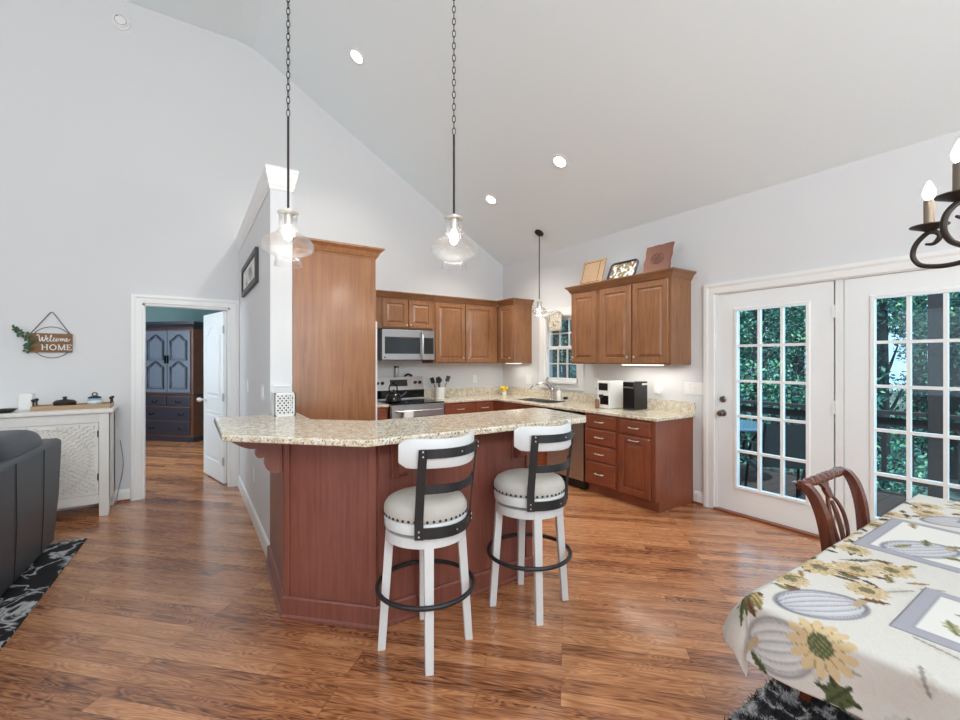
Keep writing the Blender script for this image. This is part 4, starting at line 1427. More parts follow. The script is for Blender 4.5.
# ================================================================== BAR STOOLS
def make_stool():
    t = thing('bar_stool', 'white swivel bar stool with black metal back, nearer the angled corner of the bar', 'bar stool', (0.995, 1.988, 0), 0, 'bar stools at the breakfast bar')
    for k in range(4):
        a = math.radians(67.5 + 90 * k)
        c, s_ = math.cos(a), math.sin(a)
        R = Vector((c, s_, 0))
        Tn = Vector((-s_, c, 0))
        mb = MB()
        L = []
        for r, z, hr, ht in ((0.217, 0.0, 0.019, 0.019), (0.20, 0.25, 0.02, 0.0205), (0.178, 0.56, 0.021, 0.023), (0.174, 0.615, 0.021, 0.024)):
            L.append([R * (r + i * hr) + Tn * (j * ht) + ez * z for i, j in ((-1, -1), (1, -1), (1, 1), (-1, 1))])
        mb.loft(L)
        lg = obj('leg', mb, M_stoolw, t, bevel=0.004, local=True)
        p = R * 0.176 + ez * 0.405
        obj('bolt', MB().tube([p, p - R * 0.006], 0.006, 8), M_black, lg, local=True)
    obj('foot_ring', MB().tube([(0.237 * math.cos(2 * PI * k / 48), 0.237 * math.sin(2 * PI * k / 48), 0.305) for k in range(48)], 0.0115, 10, closed=True), M_blackm, t, smooth=True, local=True)
    obj('seat_ring', MB().lathe([(0.15, 0.60), (0.196, 0.60), (0.199, 0.555), (0.186, 0.549), (0.15, 0.553)][::-1] + [(0.196, 0.604), (0.15, 0.604)], (0, 0, 0), 48), M_stoolw, t, smooth=True, local=True)
    obj('swivel_plate', MB().lathe([(0.12, 0.6045), (0.12, 0.612)], (0, 0, 0), 32), M_blackm, t, local=True)
    obj('seat_base', MB().lathe([(0.19, 0.6125), (0.203, 0.618), (0.205, 0.66), (0.20, 0.668)], (0, 0, 0), 48), M_stoolw, t, smooth=True, local=True)
    st = obj('seat_cushion', MB().lathe([(0.203, 0.6685), (0.207, 0.685), (0.205, 0.71), (0.192, 0.732), (0.165, 0.746), (0.12, 0.755), (0.06, 0.758), (0.003, 0.759)], (0, 0, 0), 48), M_seat, t, smooth=True, local=True, angle=60)
    mb = MB()
    for k in range(44):
        a = 2 * PI * k / 44
        mb.ellipsoid((0.206 * math.cos(a), 0.206 * math.sin(a), 0.68), 0.007, 0.007, 0.007, 8, 5)
    obj('nailhead_trim', mb, M_blackm, st, smooth=True, local=True)
    # back: local frame, outward direction bd
    bdA = math.radians(283)
    bd = Vector((math.cos(bdA), math.sin(bdA), 0))
    u = Vector((-bd.y, bd.x, 0))

    def curve(hw, vmid, vend, z, n=14):
        return [(u * (hw * q) + bd * (vmid - (vmid - vend) * q * q) + ez * z) for q in [-1 + 2 * k / n for k in range(n + 1)]]

    def strap(c, h, th):
        """curved flat strap, h tall and th thick, outward normal approximated radially"""
        L = []
        for i, p in enumerate(c):
            tn = (c[min(i + 1, len(c) - 1)] - c[max(i - 1, 0)]).normalized()
            nr = Vector((tn.y, -tn.x, 0))
            if nr.dot(bd) < 0:
                nr = -nr
            L.append([p + ez * (h / 2) + nr * (th / 2), p - ez * (h / 2) + nr * (th / 2), p - ez * (h / 2) - nr * (th / 2), p + ez * (h / 2) - nr * (th / 2)])
        return MB().loft(L)

    hwp = 0.172
    lower = curve(hwp, 0.222, 0.135, 0.632)
    mid = curve(hwp + 0.004, 0.235, 0.15, 0.835)
    upp = curve(hwp + 0.008, 0.256, 0.175, 1.0)
    fr = obj('back_frame', strap(lower, 0.05, 0.008), M_blackm, t, local=True)
    obj('back_strap', strap(mid, 0.04, 0.008), M_blackm, fr, local=True)
    obj('back_strap', strap(upp, 0.042, 0.008), M_blackm, fr, local=True)
    for sg in (-1, 1):
        i0 = 0 if sg < 0 else -1
        pl, pm, pu = lower[i0], mid[i0], upp[i0]
        L = []
        tl = (lower[1] - lower[0]).normalized() if sg < 0 else (lower[-2] - lower[-1]).normalized()
        nr = Vector((tl.y, -tl.x, 0))
        if nr.dot(bd) < 0:
            nr = -nr
        for p, z in ((pl, 0.607), (pl, 0.70), (pm, 0.835), (pu, 1.021)):
            q = Vector((p.x, p.y, z)) + nr * 0.006
            L.append([q - tl * 0.004 - nr * 0.004, q + tl * 0.036 - nr * 0.004, q + tl * 0.036 + nr * 0.004, q - tl * 0.004 + nr * 0.004])
        obj('back_post', MB().loft(L), M_blackm, fr, local=True)
        for z, p in ((0.622, pl), (0.645, pl), (0.99, pu), (1.012, pu)):
            q = Vector((p.x, p.y, z)) + nr * 0.010 + tl * 0.016
            obj('rivet', MB().tube([q, q + nr * 0.003], 0.004, 8), M_nickel, fr, local=True)
    for z, c in ((0.635, lower), (1.0, upp)):
        q = c[len(c) // 2] + bd * 0.004
        obj('rivet', MB().tube([q, q + bd * 0.003], 0.004, 8), M_nickel, fr, local=True)
    # white top rail
    top = curve(0.230, 0.238, 0.09, 1.0, 22)
    L = []
    K = len(top)
    for i, p in enumerate(top):
        tn = (top[min(i + 1, K - 1)] - top[max(i - 1, 0)]).normalized()
        nr = Vector((tn.y, -tn.x, 0))
        if nr.dot(bd) < 0:
            nr = -nr
        q = abs(-1 + 2 * i / (K - 1))
        hh_ = 0.066 * (1 - 0.35 * max(0, (q - 0.86) / 0.14) ** 2) if q > 0.86 else 0.066
        zc = 0.996 + 0.004 * q
        th = 0.011
        L.append([p + ez * (zc - 1.0 + hh_) + nr * (th * 0.6), p + ez * (zc - 1.0 + hh_ - 0.008) + nr * th, p + ez * (zc - 1.0 - hh_ + 0.008) + nr * th, p + ez * (zc - 1.0 - hh_) + nr * th * 0.6,
                  p + ez * (zc - 1.0 - hh_) - nr * th * 0.6, p + ez * (zc - 1.0 - hh_ + 0.008) - nr * th, p + ez * (zc - 1.0 + hh_ - 0.008) - nr * th, p + ez * (zc - 1.0 + hh_) - nr * th * 0.6])
    obj('top_rail', MB().loft(L), M_stoolw, t, smooth=True, local=True)
    return t


s1 = make_stool()
dup(s1, (1.667, 1.99, 0), math.radians(-3), 'white swivel bar stool with black metal back, nearer the end of the bar')

# ================================================================== PENDANTS
SHADE = [(0.050, 0.300), (0.058, 0.296), (0.050, 0.286), (0.048, 0.235), (0.050, 0.207), (0.062, 0.187), (0.090, 0.170), (0.118, 0.151), (0.135, 0.129), (0.140, 0.108), (0.135, 0.090), (0.118, 0.075), (0.092, 0.064), (0.073, 0.058), (0.068, 0.050), (0.068, 0.030), (0.075, 0.0)]


def chain_mb(x, y, z0, z1, L=0.036):
    mb = MB()
    z = z0
    i = 0
    while z < z1 - 0.01:
        ax = Vector((0.83, -0.55, 0)) if i % 2 == 0 else Vector((0.55, 0.83, 0))
        mb.tube([Vector((x, y, z + 0.021)) + ax * (0.0095 * math.cos(a)) + ez * (0.022 * math.sin(a)) for a in [2 * PI * k / 12 for k in range(12)]], 0.0025, 6, closed=True)
        z += L
        i += 1
    return mb


def pendant(x, y, zb, zrod, ztop, label, scale=1.0, slope=False):
    t = thing('pendant_light', label, 'pendant light', (x, y, zb), 0, 'glass pendant lights')
    obj('glass_shade', MB().lathe([(r * scale, z * scale) for r, z in SHADE], (x, y, zb), 40, cap=False), M_shade, t, smooth=True, angle=180)
    h = 0.30 * scale
    obj('socket', MB().lathe([(0.008, -0.075), (0.02, -0.072), (0.022, -0.02), (0.018, -0.005), (0.052 * scale, 0.0), (0.052 * scale, 0.004), (0.01, 0.008), (0.01, 0.02), (0.004, 0.03)], (x, y, zb + h), 20), M_nickel, t, smooth=True)
    obj('bulb', MB().ellipsoid((x, y, zb + h - 0.115), 0.026 * scale, 0.026 * scale, 0.042 * scale, 16, 10), M_bulb, t, smooth=True)
    obj('rod', MB().tube([(x, y, zb + h + 0.02), (x, y, zrod)], 0.0065, 10), M_iron, t)
    if ztop > zrod + 0.05:
        obj('chain', chain_mb(x, y, zrod, ztop - 0.03), M_iron, t)
    mb = MB()
    if slope:
        nrm = Vector((-PITCH, 0, -1)).normalized()
        q = Vector((0, 1, 0))
        b = nrm.cross(q)
        p0 = Vector((x, y, ztop))
        mb.loft([[p0 + nrm * z + (q * math.cos(2 * PI * k / 24) + b * math.sin(2 * PI * k / 24)) * r for k in range(24)] for r, z in ((0.062, 0.0), (0.062, 0.012), (0.045, 0.025), (0.012, 0.03))])
    else:
        mb.lathe([(0.012, -0.035), (0.05, -0.028), (0.062, -0.008), (0.062, -0.001)], (x, y, ztop), 24)
    obj('canopy', mb, M_iron, t, smooth=True)
    l = bpy.data.lights.new('pendant_bulb_light', 'POINT')
    l.energy = 5 * scale
    l.color = (1, 0.93, 0.82)
    l.shadow_soft_size = 0.04
    lo = bpy.data.objects.new('pendant_bulb_light', l)
    C.objects.link(lo)
    lo.location = (x, y, zb + h - 0.18)


pendant(0.475, 2.68, 1.955, 2.80, TOP, 'clear glass pendant hanging from a chain beside the white partition')
zc2 = EAVE + PITCH * (XR - 1.32)
pendant(1.31, 2.25, 1.958, 2.75, zc2, 'clear glass pendant on a long chain above the two bar stools', slope=True)
zc3 = EAVE + PITCH * (XR - 3.88)
pendant(3.88, 4.42, 1.99, zc3 - 0.02, zc3, 'small glass pendant on a thin rod over the kitchen sink', scale=0.68, slope=True)

# recessed ceiling lights in the slope
for x, y, lab in ((1.446, 4.455, 'round recessed downlight highest on the sloped ceiling, between the bar pendants'), (3.23, 3.356, 'round recessed downlight on the slope above the wide wall cabinet'),
                  (3.243, 4.626, 'round recessed downlight on the slope nearest the sink pendant')):
    z = EAVE + PITCH * (XR - x)
    nrm = Vector((-PITCH, 0, -1)).normalized()
    q = Vector((0, 1, 0))
    b = nrm.cross(q)
    p0 = Vector((x, y, z))
    t = thing('recessed_light', lab, 'ceiling light', p0, 0, 'recessed ceiling lights')
    obj('trim_ring', MB().loft([[p0 + nrm * zz + (q * math.cos(2 * PI * k / 32) + b * math.sin(2 * PI * k / 32)) * r for k in range(32)] for r, zz in ((0.09, 0.0), (0.088, 0.006), (0.066, 0.008), (0.064, 0.001))], cap=False), M_white, t, smooth=True)
    obj('lens', MB().loft([[p0 + nrm * zz + (q * math.cos(2 * PI * k / 32) + b * math.sin(2 * PI * k / 32)) * r for k in range(32)] for r, zz in ((0.065, 0.001), (0.06, 0.004), (0.003, 0.005))]), M_can, t, smooth=True)
    l = bpy.data.lights.new('downlight', 'SPOT')
    l.energy = 185
    l.spot_size = math.radians(112)
    l.spot_blend = 0.8
    l.color = (1, 0.93, 0.83)
    l.shadow_soft_size = 0.07
    lo = bpy.data.objects.new('downlight', l)
    C.objects.link(lo)
    lo.location = p0 + nrm * 0.03
    lo.rotation_euler = (0, 0, 0)

# smoke detector
sp = Vector((-0.556, YB - 0.001, 4.80))
t = thing('smoke_detector', 'round white smoke detector high on the back wall', 'smoke detector', sp)
obj('housing', MB().loft([[sp + Vector((r * math.cos(2 * PI * k / 28), -z, r * math.sin(2 * PI * k / 28))) for k in range(28)] for r, z in ((0.075, 0), (0.075, 0.012), (0.062, 0.02), (0.06, 0.034), (0.045, 0.042), (0.003, 0.044))]), M_white, t, smooth=True)
obj('vent_ring', MB().loft([[sp + Vector((r * math.cos(2 * PI * k / 28), -z, r * math.sin(2 * PI * k / 28))) for k in range(28)] for r, z in ((0.05, 0.0395), (0.05, 0.042), (0.044, 0.0435), (0.044, 0.041))], closed=True), plain('vent_grey', lin(170, 170, 168), 0.6), t)
obj('indicator', MB().ellipsoid(tuple(sp + Vector((-0.028, -0.042, 0.03))), 0.006, 0.004, 0.006, 8, 6), M_gap, t)

# framed picture on the partition
t = thing('picture_frame', 'small black framed print high on the partition wall', 'picture', (PX0 - 0.012, 4.45, 2.06))
ya, yb, za, zb = 3.86, 5.12, 2.06, 2.345
ya, yb = 4.0, 5.1
mb = MB()
X0, X1 = PX0 - 0.028, PX0 - 0.001
fw = 0.045
mb.box(X0, X1, ya, yb, za, za + fw).box(X0, X1, ya, yb, zb - fw, zb).box(X0, X1, ya, ya + fw, za + fw, zb - fw).box(X0, X1, yb - fw, yb, za + fw, zb - fw)
obj('frame', mb, M_blackm, t)
obj('mat_board', MB().box(X1 - 0.012, X1 - 0.002, ya + fw, yb - fw, za + fw, zb - fw), M_paper, t)
mb = MB()
obj('print', MB().box(X1 - 0.014, X1 - 0.012, ya + fw + 0.2, yb - fw - 0.2, za + fw + 0.035, zb - fw - 0.035), ramp_mat('grey_print', [(0.4, lin(150, 150, 150)), (0.55, lin(222, 222, 220)), (0.7, lin(236, 236, 234))], scale=9), t)

# ================================================================== LIVING SIDE
# welcome sign
t = thing('welcome_sign', 'hanging wooden welcome sign with greenery on the back wall', 'wall sign', (-1.06, YB - 0.012, 1.49))
sx0, sx1, sz0, sz1 = -1.215, -0.915, 1.492, 1.668
obj('board', MB().box(sx0, sx1, YB - 0.022, YB - 0.006, sz0, sz1), M_sign, t, bevel=0.002)
obj('hoop', MB().tube([(-1.06 + 0.142 * math.cos(2 * PI * k / 48), YB - 0.004, 1.585 + 0.145 * math.sin(2 * PI * k / 48)) for k in range(48)], 0.003, 6, closed=True), M_iron, t)
obj('twine', MB().tube([(-1.20, YB - 0.014, 1.665), (-1.072, YB - 0.008, 1.86), (-1.06, YB - 0.006, 1.868), (-1.048, YB - 0.008, 1.86), (-0.93, YB - 0.014, 1.665)], 0.0035, 6), M_twine, t)
yy = YB - 0.0235
mb = MB()


def stroke(pts, r=0.0035):
    mb.tube(smooth_path([(x, yy, z) for x, z in pts], 4), r, 6)


bz, bx = 1.592, -1.142      # script "Welcome"
s_ = 0.036
def sc(px, pz):
    return (bx + px * s_, bz + pz * s_)
stroke([sc(*p) for p in ((-0.5, 1.5), (-0.2, 1.7), (0.0, 1.3), (0.1, 0.1), (0.35, 0.3), (0.6, 1.2), (0.65, 0.4), (0.8, 0.05), (1.1, 0.6), (1.3, 1.5), (1.15, 1.55))], 0.004)   # W
stroke([sc(*p) for p in ((1.2, 0.4), (1.5, 0.55), (1.65, 0.8), (1.5, 0.95), (1.38, 0.6), (1.5, 0.1), (1.8, 0.15), (2.1, 0.7), (2.35, 1.5), (2.2, 1.65), (2.1, 1.0), (2.15, 0.15), (2.4, 0.1), (2.7, 0.5),
                              (2.95, 0.85), (2.75, 0.9), (2.62, 0.4), (2.8, 0.08), (3.1, 0.3), (3.25, 0.75), (3.5, 0.8), (3.6, 0.45), (3.4, 0.08), (3.2, 0.3), (3.35, 0.75), (3.75, 0.7), (3.95, 0.75), (3.98, 0.1), (4.1, 0.7), (4.3, 0.8),
                              (4.35, 0.1), (4.5, 0.7), (4.72, 0.8), (4.78, 0.2), (5.0, 0.2), (5.25, 0.55), (5.35, 0.85), (5.15, 0.9), (5.08, 0.45), (5.25, 0.1), (5.6, 0.3), (5.9, 0.75))], 0.0032)   # elcome
# HOME in slab serif capitals
hz0, hz1 = 1.512, 1.566


def rect(x0, x1, z0, z1):
    mb.box(x0, x1, yy - 0.002, yy + 0.002, z0, z1)


def stem(x, w=0.008):
    rect(x, x + w, hz0, hz1)
    rect(x - 0.004, x + w + 0.004, hz0, hz0 + 0.005)
    rect(x - 0.004, x + w + 0.004, hz1 - 0.005, hz1)


def bar2(xa, za, xb, zb, w=0.007):
    d = Vector((xb - xa, 0, zb - za))
    n_ = Vector((-d.z, 0, d.x)).normalized() * w / 2
    A, B = Vector((xa, yy, za)), Vector((xb, yy, zb))
    mb.loft([[A + n_ + Vector((0, q, 0)), B + n_ + Vector((0, q, 0)), B - n_ + Vector((0, q, 0)), A - n_ + Vector((0, q, 0))] for q in (-0.002, 0.002)])


x = -1.125
stem(x); stem(x + 0.032); rect(x, x + 0.04, (hz0 + hz1) / 2 - 0.003, (hz0 + hz1) / 2 + 0.003)      # H
ox = x + 0.076
mb.tube([(ox + 0.021 * math.cos(2 * PI * k / 20), yy, (hz0 + hz1) / 2 + 0.0235 * math.sin(2 * PI * k / 20)) for k in range(20)], 0.0045, 6, closed=True)   # O
mx = x + 0.112
stem(mx, 0.006); stem(mx + 0.04, 0.008); bar2(mx + 0.003, hz1, mx + 0.022, hz0); bar2(mx + 0.022, hz0, mx + 0.043, hz1)   # M
ex = x + 0.172
stem(ex); rect(ex, ex + 0.034, hz0, hz0 + 0.006); rect(ex, ex + 0.034, hz1 - 0.006, hz1); rect(ex, ex + 0.024, (hz0 + hz1) / 2 - 0.003, (hz0 + hz1) / 2 + 0.003)
rect(ex + 0.029, ex + 0.034, hz0, hz0 + 0.014); rect(ex + 0.029, ex + 0.034, hz1 - 0.014, hz1); rect(ex + 0.02, ex + 0.024, (hz0 + hz1) / 2 - 0.007, (hz0 + hz1) / 2 + 0.007)   # E
obj('lettering', mb, M_white, t, smooth=True)
mb = MB()
for i in range(60):
    tt = rng.uniform(0, 1)
    if i % 2:
        p = Vector((-1.215 - 0.09 * tt, YB - 0.03, 1.64 + 0.07 * tt))
    else:
        p = Vector((-1.215 - 0.015 * tt + 0.03 * rng.uniform(), YB - 0.03, 1.62 - 0.12 * tt))
    p += Vector((rng.normal() * 0.012, -abs(rng.normal()) * 0.012, rng.normal() * 0.014))
    a = rng.uniform(0, 6.28)
    d = Vector((math.cos(a), rng.uniform(-0.5, 0.1), math.sin(a))).normalized()
    q = d.cross(Vector((rng.normal() * 0.4, 1, rng.normal() * 0.4))).normalized()
    L_, W_ = rng.uniform(0.02, 0.034), rng.uniform(0.008, 0.013)
    nn_ = d.cross(q) * 0.001
    ring_ = [p, p + d * L_ * 0.3 + q * W_, p + d * L_ * 0.7 + q * W_ * 0.8, p + d * L_, p + d * L_ * 0.7 - q * W_ * 0.8, p + d * L_ * 0.3 - q * W_]
    mb.loft([[r_ + nn_ for r_ in ring_], [r_ - nn_ for r_ in ring_]])
mb.tube(smooth_path([(-1.11, YB - 0.026, 1.56), (-1.17, YB - 0.03, 1.62), (-1.24, YB - 0.03, 1.67), (-1.30, YB - 0.028, 1.70)], 4), 0.003, 6)
obj('greenery', mb, M_leafg, t)

# carved console
CX0, CX1, CYF, CT = -2.15, -0.60, 5.23, 0.975
t = thing('console_cabinet', 'white distressed console cabinet with carved doors against the back wall', 'cabinet', (-1.35, 5.43, 0))
obj('top', MB().box(CX0 - 0.02, CX1 + 0.03, CYF - 0.025, YB - 0.016, CT - 0.035, CT), M_tablew, t, bevel=0.006)
mb = MB().box(CX0, CX1, CYF + 0.025, YB - 0.018, 0.13, CT - 0.036)
obj('body', mb, M_tablew, t)
for x, y in ((CX0, CYF), (CX1 - 0.07, CYF), (CX0, YB - 0.09), (CX1 - 0.07, YB - 0.09)):
    mb = MB().prism([(x, 0.0), (x + 0.065, 0.0), (x + 0.07, 0.06), (x + 0.07, CT - 0.036), (x, CT - 0.036), (x, 0.06)], y, y + 0.07, axis=1)
    obj('leg', mb, M_tablew, t, bevel=0.004)
obj('apron', MB().box(CX0 + 0.07, CX1 - 0.07, CYF + 0.008, CYF + 0.025, 0.12, 0.2), M_tablew, t)
obj('top_rail', MB().box(CX0 + 0.07, CX1 - 0.07, CYF + 0.008, CYF + 0.025, CT - 0.12, CT - 0.036), M_tablew, t)
M_carv = plain('carved_white', lin(216, 212, 203), 0.85, var=0.28, vscale=38, bump=0.6, bscale=90)
dw_ = (CX1 - CX0 - 0.14) / 3
for i in range(3):
    a = CX0 + 0.07 + dw_ * i
    dr = obj('door', MB().box(a + 0.004, a + dw_ - 0.004, CYF + 0.008, CYF + 0.025, 0.204, CT - 0.124), M_tablew, t)
    mb = MB()
    # carved medallion: rings of little leaves
    ccx, ccz = a + dw_ / 2 - 0.11, 0.53
    for ring in range(1, 21):
        R_ = 0.03 * ring
        cnt = int(6 + ring * 5)
        for k in range(cnt):
            ang = 2 * PI * (k + 0.5 * (ring % 2)) / cnt
            px_, pz_ = ccx + R_ * math.cos(ang), ccz + R_ * math.sin(ang)
            if not (a + 0.03 < px_ < a + dw_ - 0.03 and 0.23 < pz_ < CT - 0.15):
                continue
            dd = Vector((math.cos(ang + 0.6 * (-1) ** ring), 0, math.sin(ang + 0.6 * (-1) ** ring)))
            qq = Vector((-dd.z, 0, dd.x))
            P_ = Vector((px_, CYF + 0.008, pz_))
            L_, W_ = 0.019, 0.008
            base = [P_ - dd * L_, P_ + qq * W_, P_ + dd * L_, P_ - qq * W_]
            mb.loft([base, [b_ * 1 + Vector((0, -0.009, 0)) + (P_ - b_) * 0.4 for b_ in base]])
    for R_ in (0.285,):
        pts = [Vector((ccx + R_ * math.cos(q), CYF + 0.006, ccz + R_ * math.sin(q))) for q in np.linspace(0, 2 * PI, 60)]
        run = []
        for p in pts + [None]:
            if p is not None and a + 0.02 < p.x < a + dw_ - 0.02 and 0.22 < p.z < CT - 0.14:
                run.append(p)
            else:
                if len(run) > 2:
                    mb.tube(run, 0.005, 6)
                run = []
    obj('carving', mb, M_carv, dr)
    for z in (0.33, 0.72):
        obj('hinge', MB().box(a + dw_ - 0.012, a + dw_ - 0.003, CYF + 0.002, CYF + 0.008, z, z + 0.06), M_iron, dr)
# items on the console
t = thing('serving_tray', 'long rustic wooden tray with iron handles on the console', 'tray', (-0.86, 5.42, CT))
mb = MB()
tx0, tx1, ty0, ty1 = -1.13, -0.595, 5.30, 5.53
mb.box(tx0, tx1, ty0, ty1, CT, CT + 0.012)
mb.box(tx0, tx1, ty0, ty0 + 0.012, CT + 0.012, CT + 0.04).box(tx0, tx1, ty1 - 0.012, ty1, CT + 0.012, CT + 0.04)
mb.box(tx0, tx0 + 0.012, ty0 + 0.012, ty1 - 0.012, CT + 0.012, CT + 0.04).box(tx1 - 0.012, tx1, ty0 + 0.012, ty1 - 0.012, CT + 0.012, CT + 0.04)
obj('board', mb, M_tan, t, bevel=0.002)
for x in (tx0 + 0.006, tx1 - 0.006):
    mb = MB()
    mb.tube([(x, 5.36, CT + 0.04), (x, 5.36, CT + 0.085)], 0.006, 8).tube([(x, 5.47, CT + 0.04), (x, 5.47, CT + 0.085)], 0.006, 8)
    mb.ellipsoid((x, 5.36, CT + 0.09), 0.015, 0.015, 0.013, 10, 6).ellipsoid((x, 5.47, CT + 0.09), 0.015, 0.015, 0.013, 10, 6)
    mb.tube([(x, 5.36, CT + 0.075), (x, 5.47, CT + 0.075)], 0.005, 8)
    obj('handle', mb, M_iron, t)
zt = CT + 0.0125
t = thing('lidded_pot', 'dark lidded pot on the wooden tray', 'pot', (-0.93, 5.42, zt))
obj('body', MB().lathe([(0.06, 0), (0.075, 0.012), (0.08, 0.05), (0.077, 0.052)], (-0.93, 5.42, zt), 24), M_iron, t, smooth=True)
obj('lid', MB().lathe([(0.08, 0.0525), (0.06, 0.068), (0.015, 0.075), (0.012, 0.085), (0.02, 0.095), (0.004, 0.102)], (-0.93, 5.42, zt), 24), M_iron, t, smooth=True)
t = thing('ceramic_jar', 'pale blue and white jar with a dark lid on the wooden tray', 'jar', (-0.725, 5.43, zt))
obj('body', MB().lathe([(0.044, 0), (0.052, 0.01), (0.054, 0.055), (0.045, 0.075)], (-0.725, 5.43, zt), 24), M_blue, t, smooth=True)
obj('band', MB().lathe([(0.0545, 0.035), (0.0555, 0.045), (0.0545, 0.056)], (-0.725, 5.43, zt), 24, cap=False), M_ceramic, t)
obj('lid', MB().lathe([(0.05, 0.0755), (0.05, 0.085), (0.03, 0.095), (0.004, 0.1)], (-0.725, 5.43, zt), 24), M_iron, t, smooth=True)
obj('ring_handle', MB().tube([(-0.725 + 0.018 * math.cos(2 * PI * k / 14), 5.43, zt + 0.112 + 0.014 * math.sin(2 * PI * k / 14)) for k in range(14)], 0.005, 6, closed=True), M_iron, t)
t = thing('white_speaker', 'plain white box speaker on the console left of the tray', 'speaker', (-1.195, 5.45, CT))
obj('body', MB().box(-1.235, -1.14, 5.42, 5.52, CT, CT + 0.15), M_white, t, bevel=0.012)
obj('foot', MB().box(-1.23, -1.145, 5.425, 5.515, CT - 0.0, CT + 0.006), M_trim, t)
mb = MB().lathe([(0.03, 0), (0.07, 0.008), (0.095, 0.03), (0.09, 0.03), (0.065, 0.013), (0.003, 0.01)], (-1.30, 5.30, CT), 28)
tag(obj('shallow_bowl', mb, M_iron, smooth=True), 'shallow dark bowl at the left of the console top', 'bowl')
# cord by the wall
mb = MB().tube(smooth_path([(-0.562, YB - 0.008, 0.62), (-0.545, YB - 0.02, 0.5), (-0.535, YB - 0.03, 0.38), (-0.55, YB - 0.03, 0.25), (-0.57, YB - 0.03, 0.15), (-0.59, YB - 0.06, 0.006)], 6), 0.004, 8)
tag(obj('power_cord', mb, plain('grey_cord', lin(150, 150, 150), 0.5), smooth=True), 'thin grey cord hanging between the console and the hall doorway', 'cord')

# sofa (seen from its back)
sofa = t = thing('leather_sofa', 'charcoal leather sofa seen from behind at the left edge', 'sofa', (-1.3, 3.4, 0))
sx = -0.835
L = []
for y, yt in ((2.2, 2.05), (4.52, 4.71)):
    L.append([(sx, y, 0.06), (sx + 0.012, y + 0.4 * (yt - y), 0.40), (sx, yt, 0.79), (sx - 0.02, yt, 0.81), (sx - 0.15, yt, 0.81), (sx - 0.17, y, 0.06)])
obj('back', MB().loft(L), M_leather, t, bevel=0.015)
M_seam = plain('leather_seam', lin(44, 47, 52), 0.6)
for y in (2.80, 3.30, 3.79, 4.25):
    obj('seam', MB().tube([(sx + 0.002, y, 0.07), (sx + 0.0145, y, 0.40), (sx + 0.0025, y + 0.06 * (y - 3.3), 0.785)], 0.0022, 6), M_seam, t)
for y0_, y1_ in ((2.05, 2.69), (2.74, 3.66), (3.68, 4.6)):
    mb = MB().ellipsoid((-1.035, (y0_ + y1_) / 2, 0.70), 0.172, (y1_ - y0_) / 2, 0.235, 32, 18, 0.55)
    obj('back_cushion', mb, M_leather, t, smooth=True, angle=180)
for y0_, y1_ in ((2.25, 3.3), (3.32, 4.36)):
    obj('seat_cushion', MB().ellipsoid((-1.42, (y0_ + y1_) / 2, 0.40), 0.33, (y1_ - y0_) / 2, 0.1, 32, 14, 0.45), M_leather, t, smooth=True, angle=180)
obj('base', MB().box(-1.78, sx - 0.172, 2.2, 4.46, 0.06, 0.33), M_leather, t, bevel=0.02)
obj('arm', MB().loft([[(x, y, z) for x, z in ((-1.8, 0.06), (sx - 0.172, 0.06), (sx - 0.172, 0.6), (-1.0, 0.62), (-1.7, 0.6), (-1.8, 0.55))] for y in (4.365, 4.46)]), M_leather, t, bevel=0.02)
for x, y in ((-1.72, 2.25), (-1.72, 4.40), (-0.93, 2.25), (-0.93, 4.40)):
    obj('foot', MB().box(x - 0.03, x + 0.03, y - 0.03, y + 0.03, 0.015, 0.06), M_iron, t)

# rugs: pile built as many small tufts
def rug(name, label, x0, x1, y0, y1, mat, n, hl, jitter=0.01):
    mb = MB().box(x0, x1, y0, y1, 0.0005, 0.011)
    R_ = np.random.default_rng(3)
    xs, ys = R_.uniform(x0 - 0.005, x1 + 0.005, n), R_.uniform(y0 - 0.005, y1 + 0.005, n)
    an = R_.uniform(0, 2 * PI, n)
    hs = R_.uniform(0.6, 1.2, n) * hl
    for x, y, a, h in zip(xs, ys, an, hs):
        w = 0.0045
        c, s_ = math.cos(a) * w, math.sin(a) * w
        lx, ly = R_.normal(0, jitter), R_.normal(0, jitter)
        mb.add([(x - c, y - s_, 0.010), (x + c, y + s_, 0.010), (x + lx, y + ly, 0.010 + h)], [(0, 1, 2)])
    return tag(obj(name, mb, mat), label, 'rug')


rg = rug('area_rug', 'black rug with white veining under the sofa', -2.6, -0.665, 2.0, 4.63, M_vein, 9000, 0.003, 0.004)
rg.rotation_euler.z = math.radians(-3.5)      # sofa and rug stand slightly askew
rg.location.x -= 0.08
rg.location.y += 0.06
sofa.rotation_euler.z = math.radians(-3.5)
sofa.location.x -= 0.068
sofa.location.y += 0.03
rug('area_rug', 'shaggy grey and white rug under the dining table', 1.3, 3.4, -0.9, 0.90, M_shag, 30000, 0.02, 0.016)

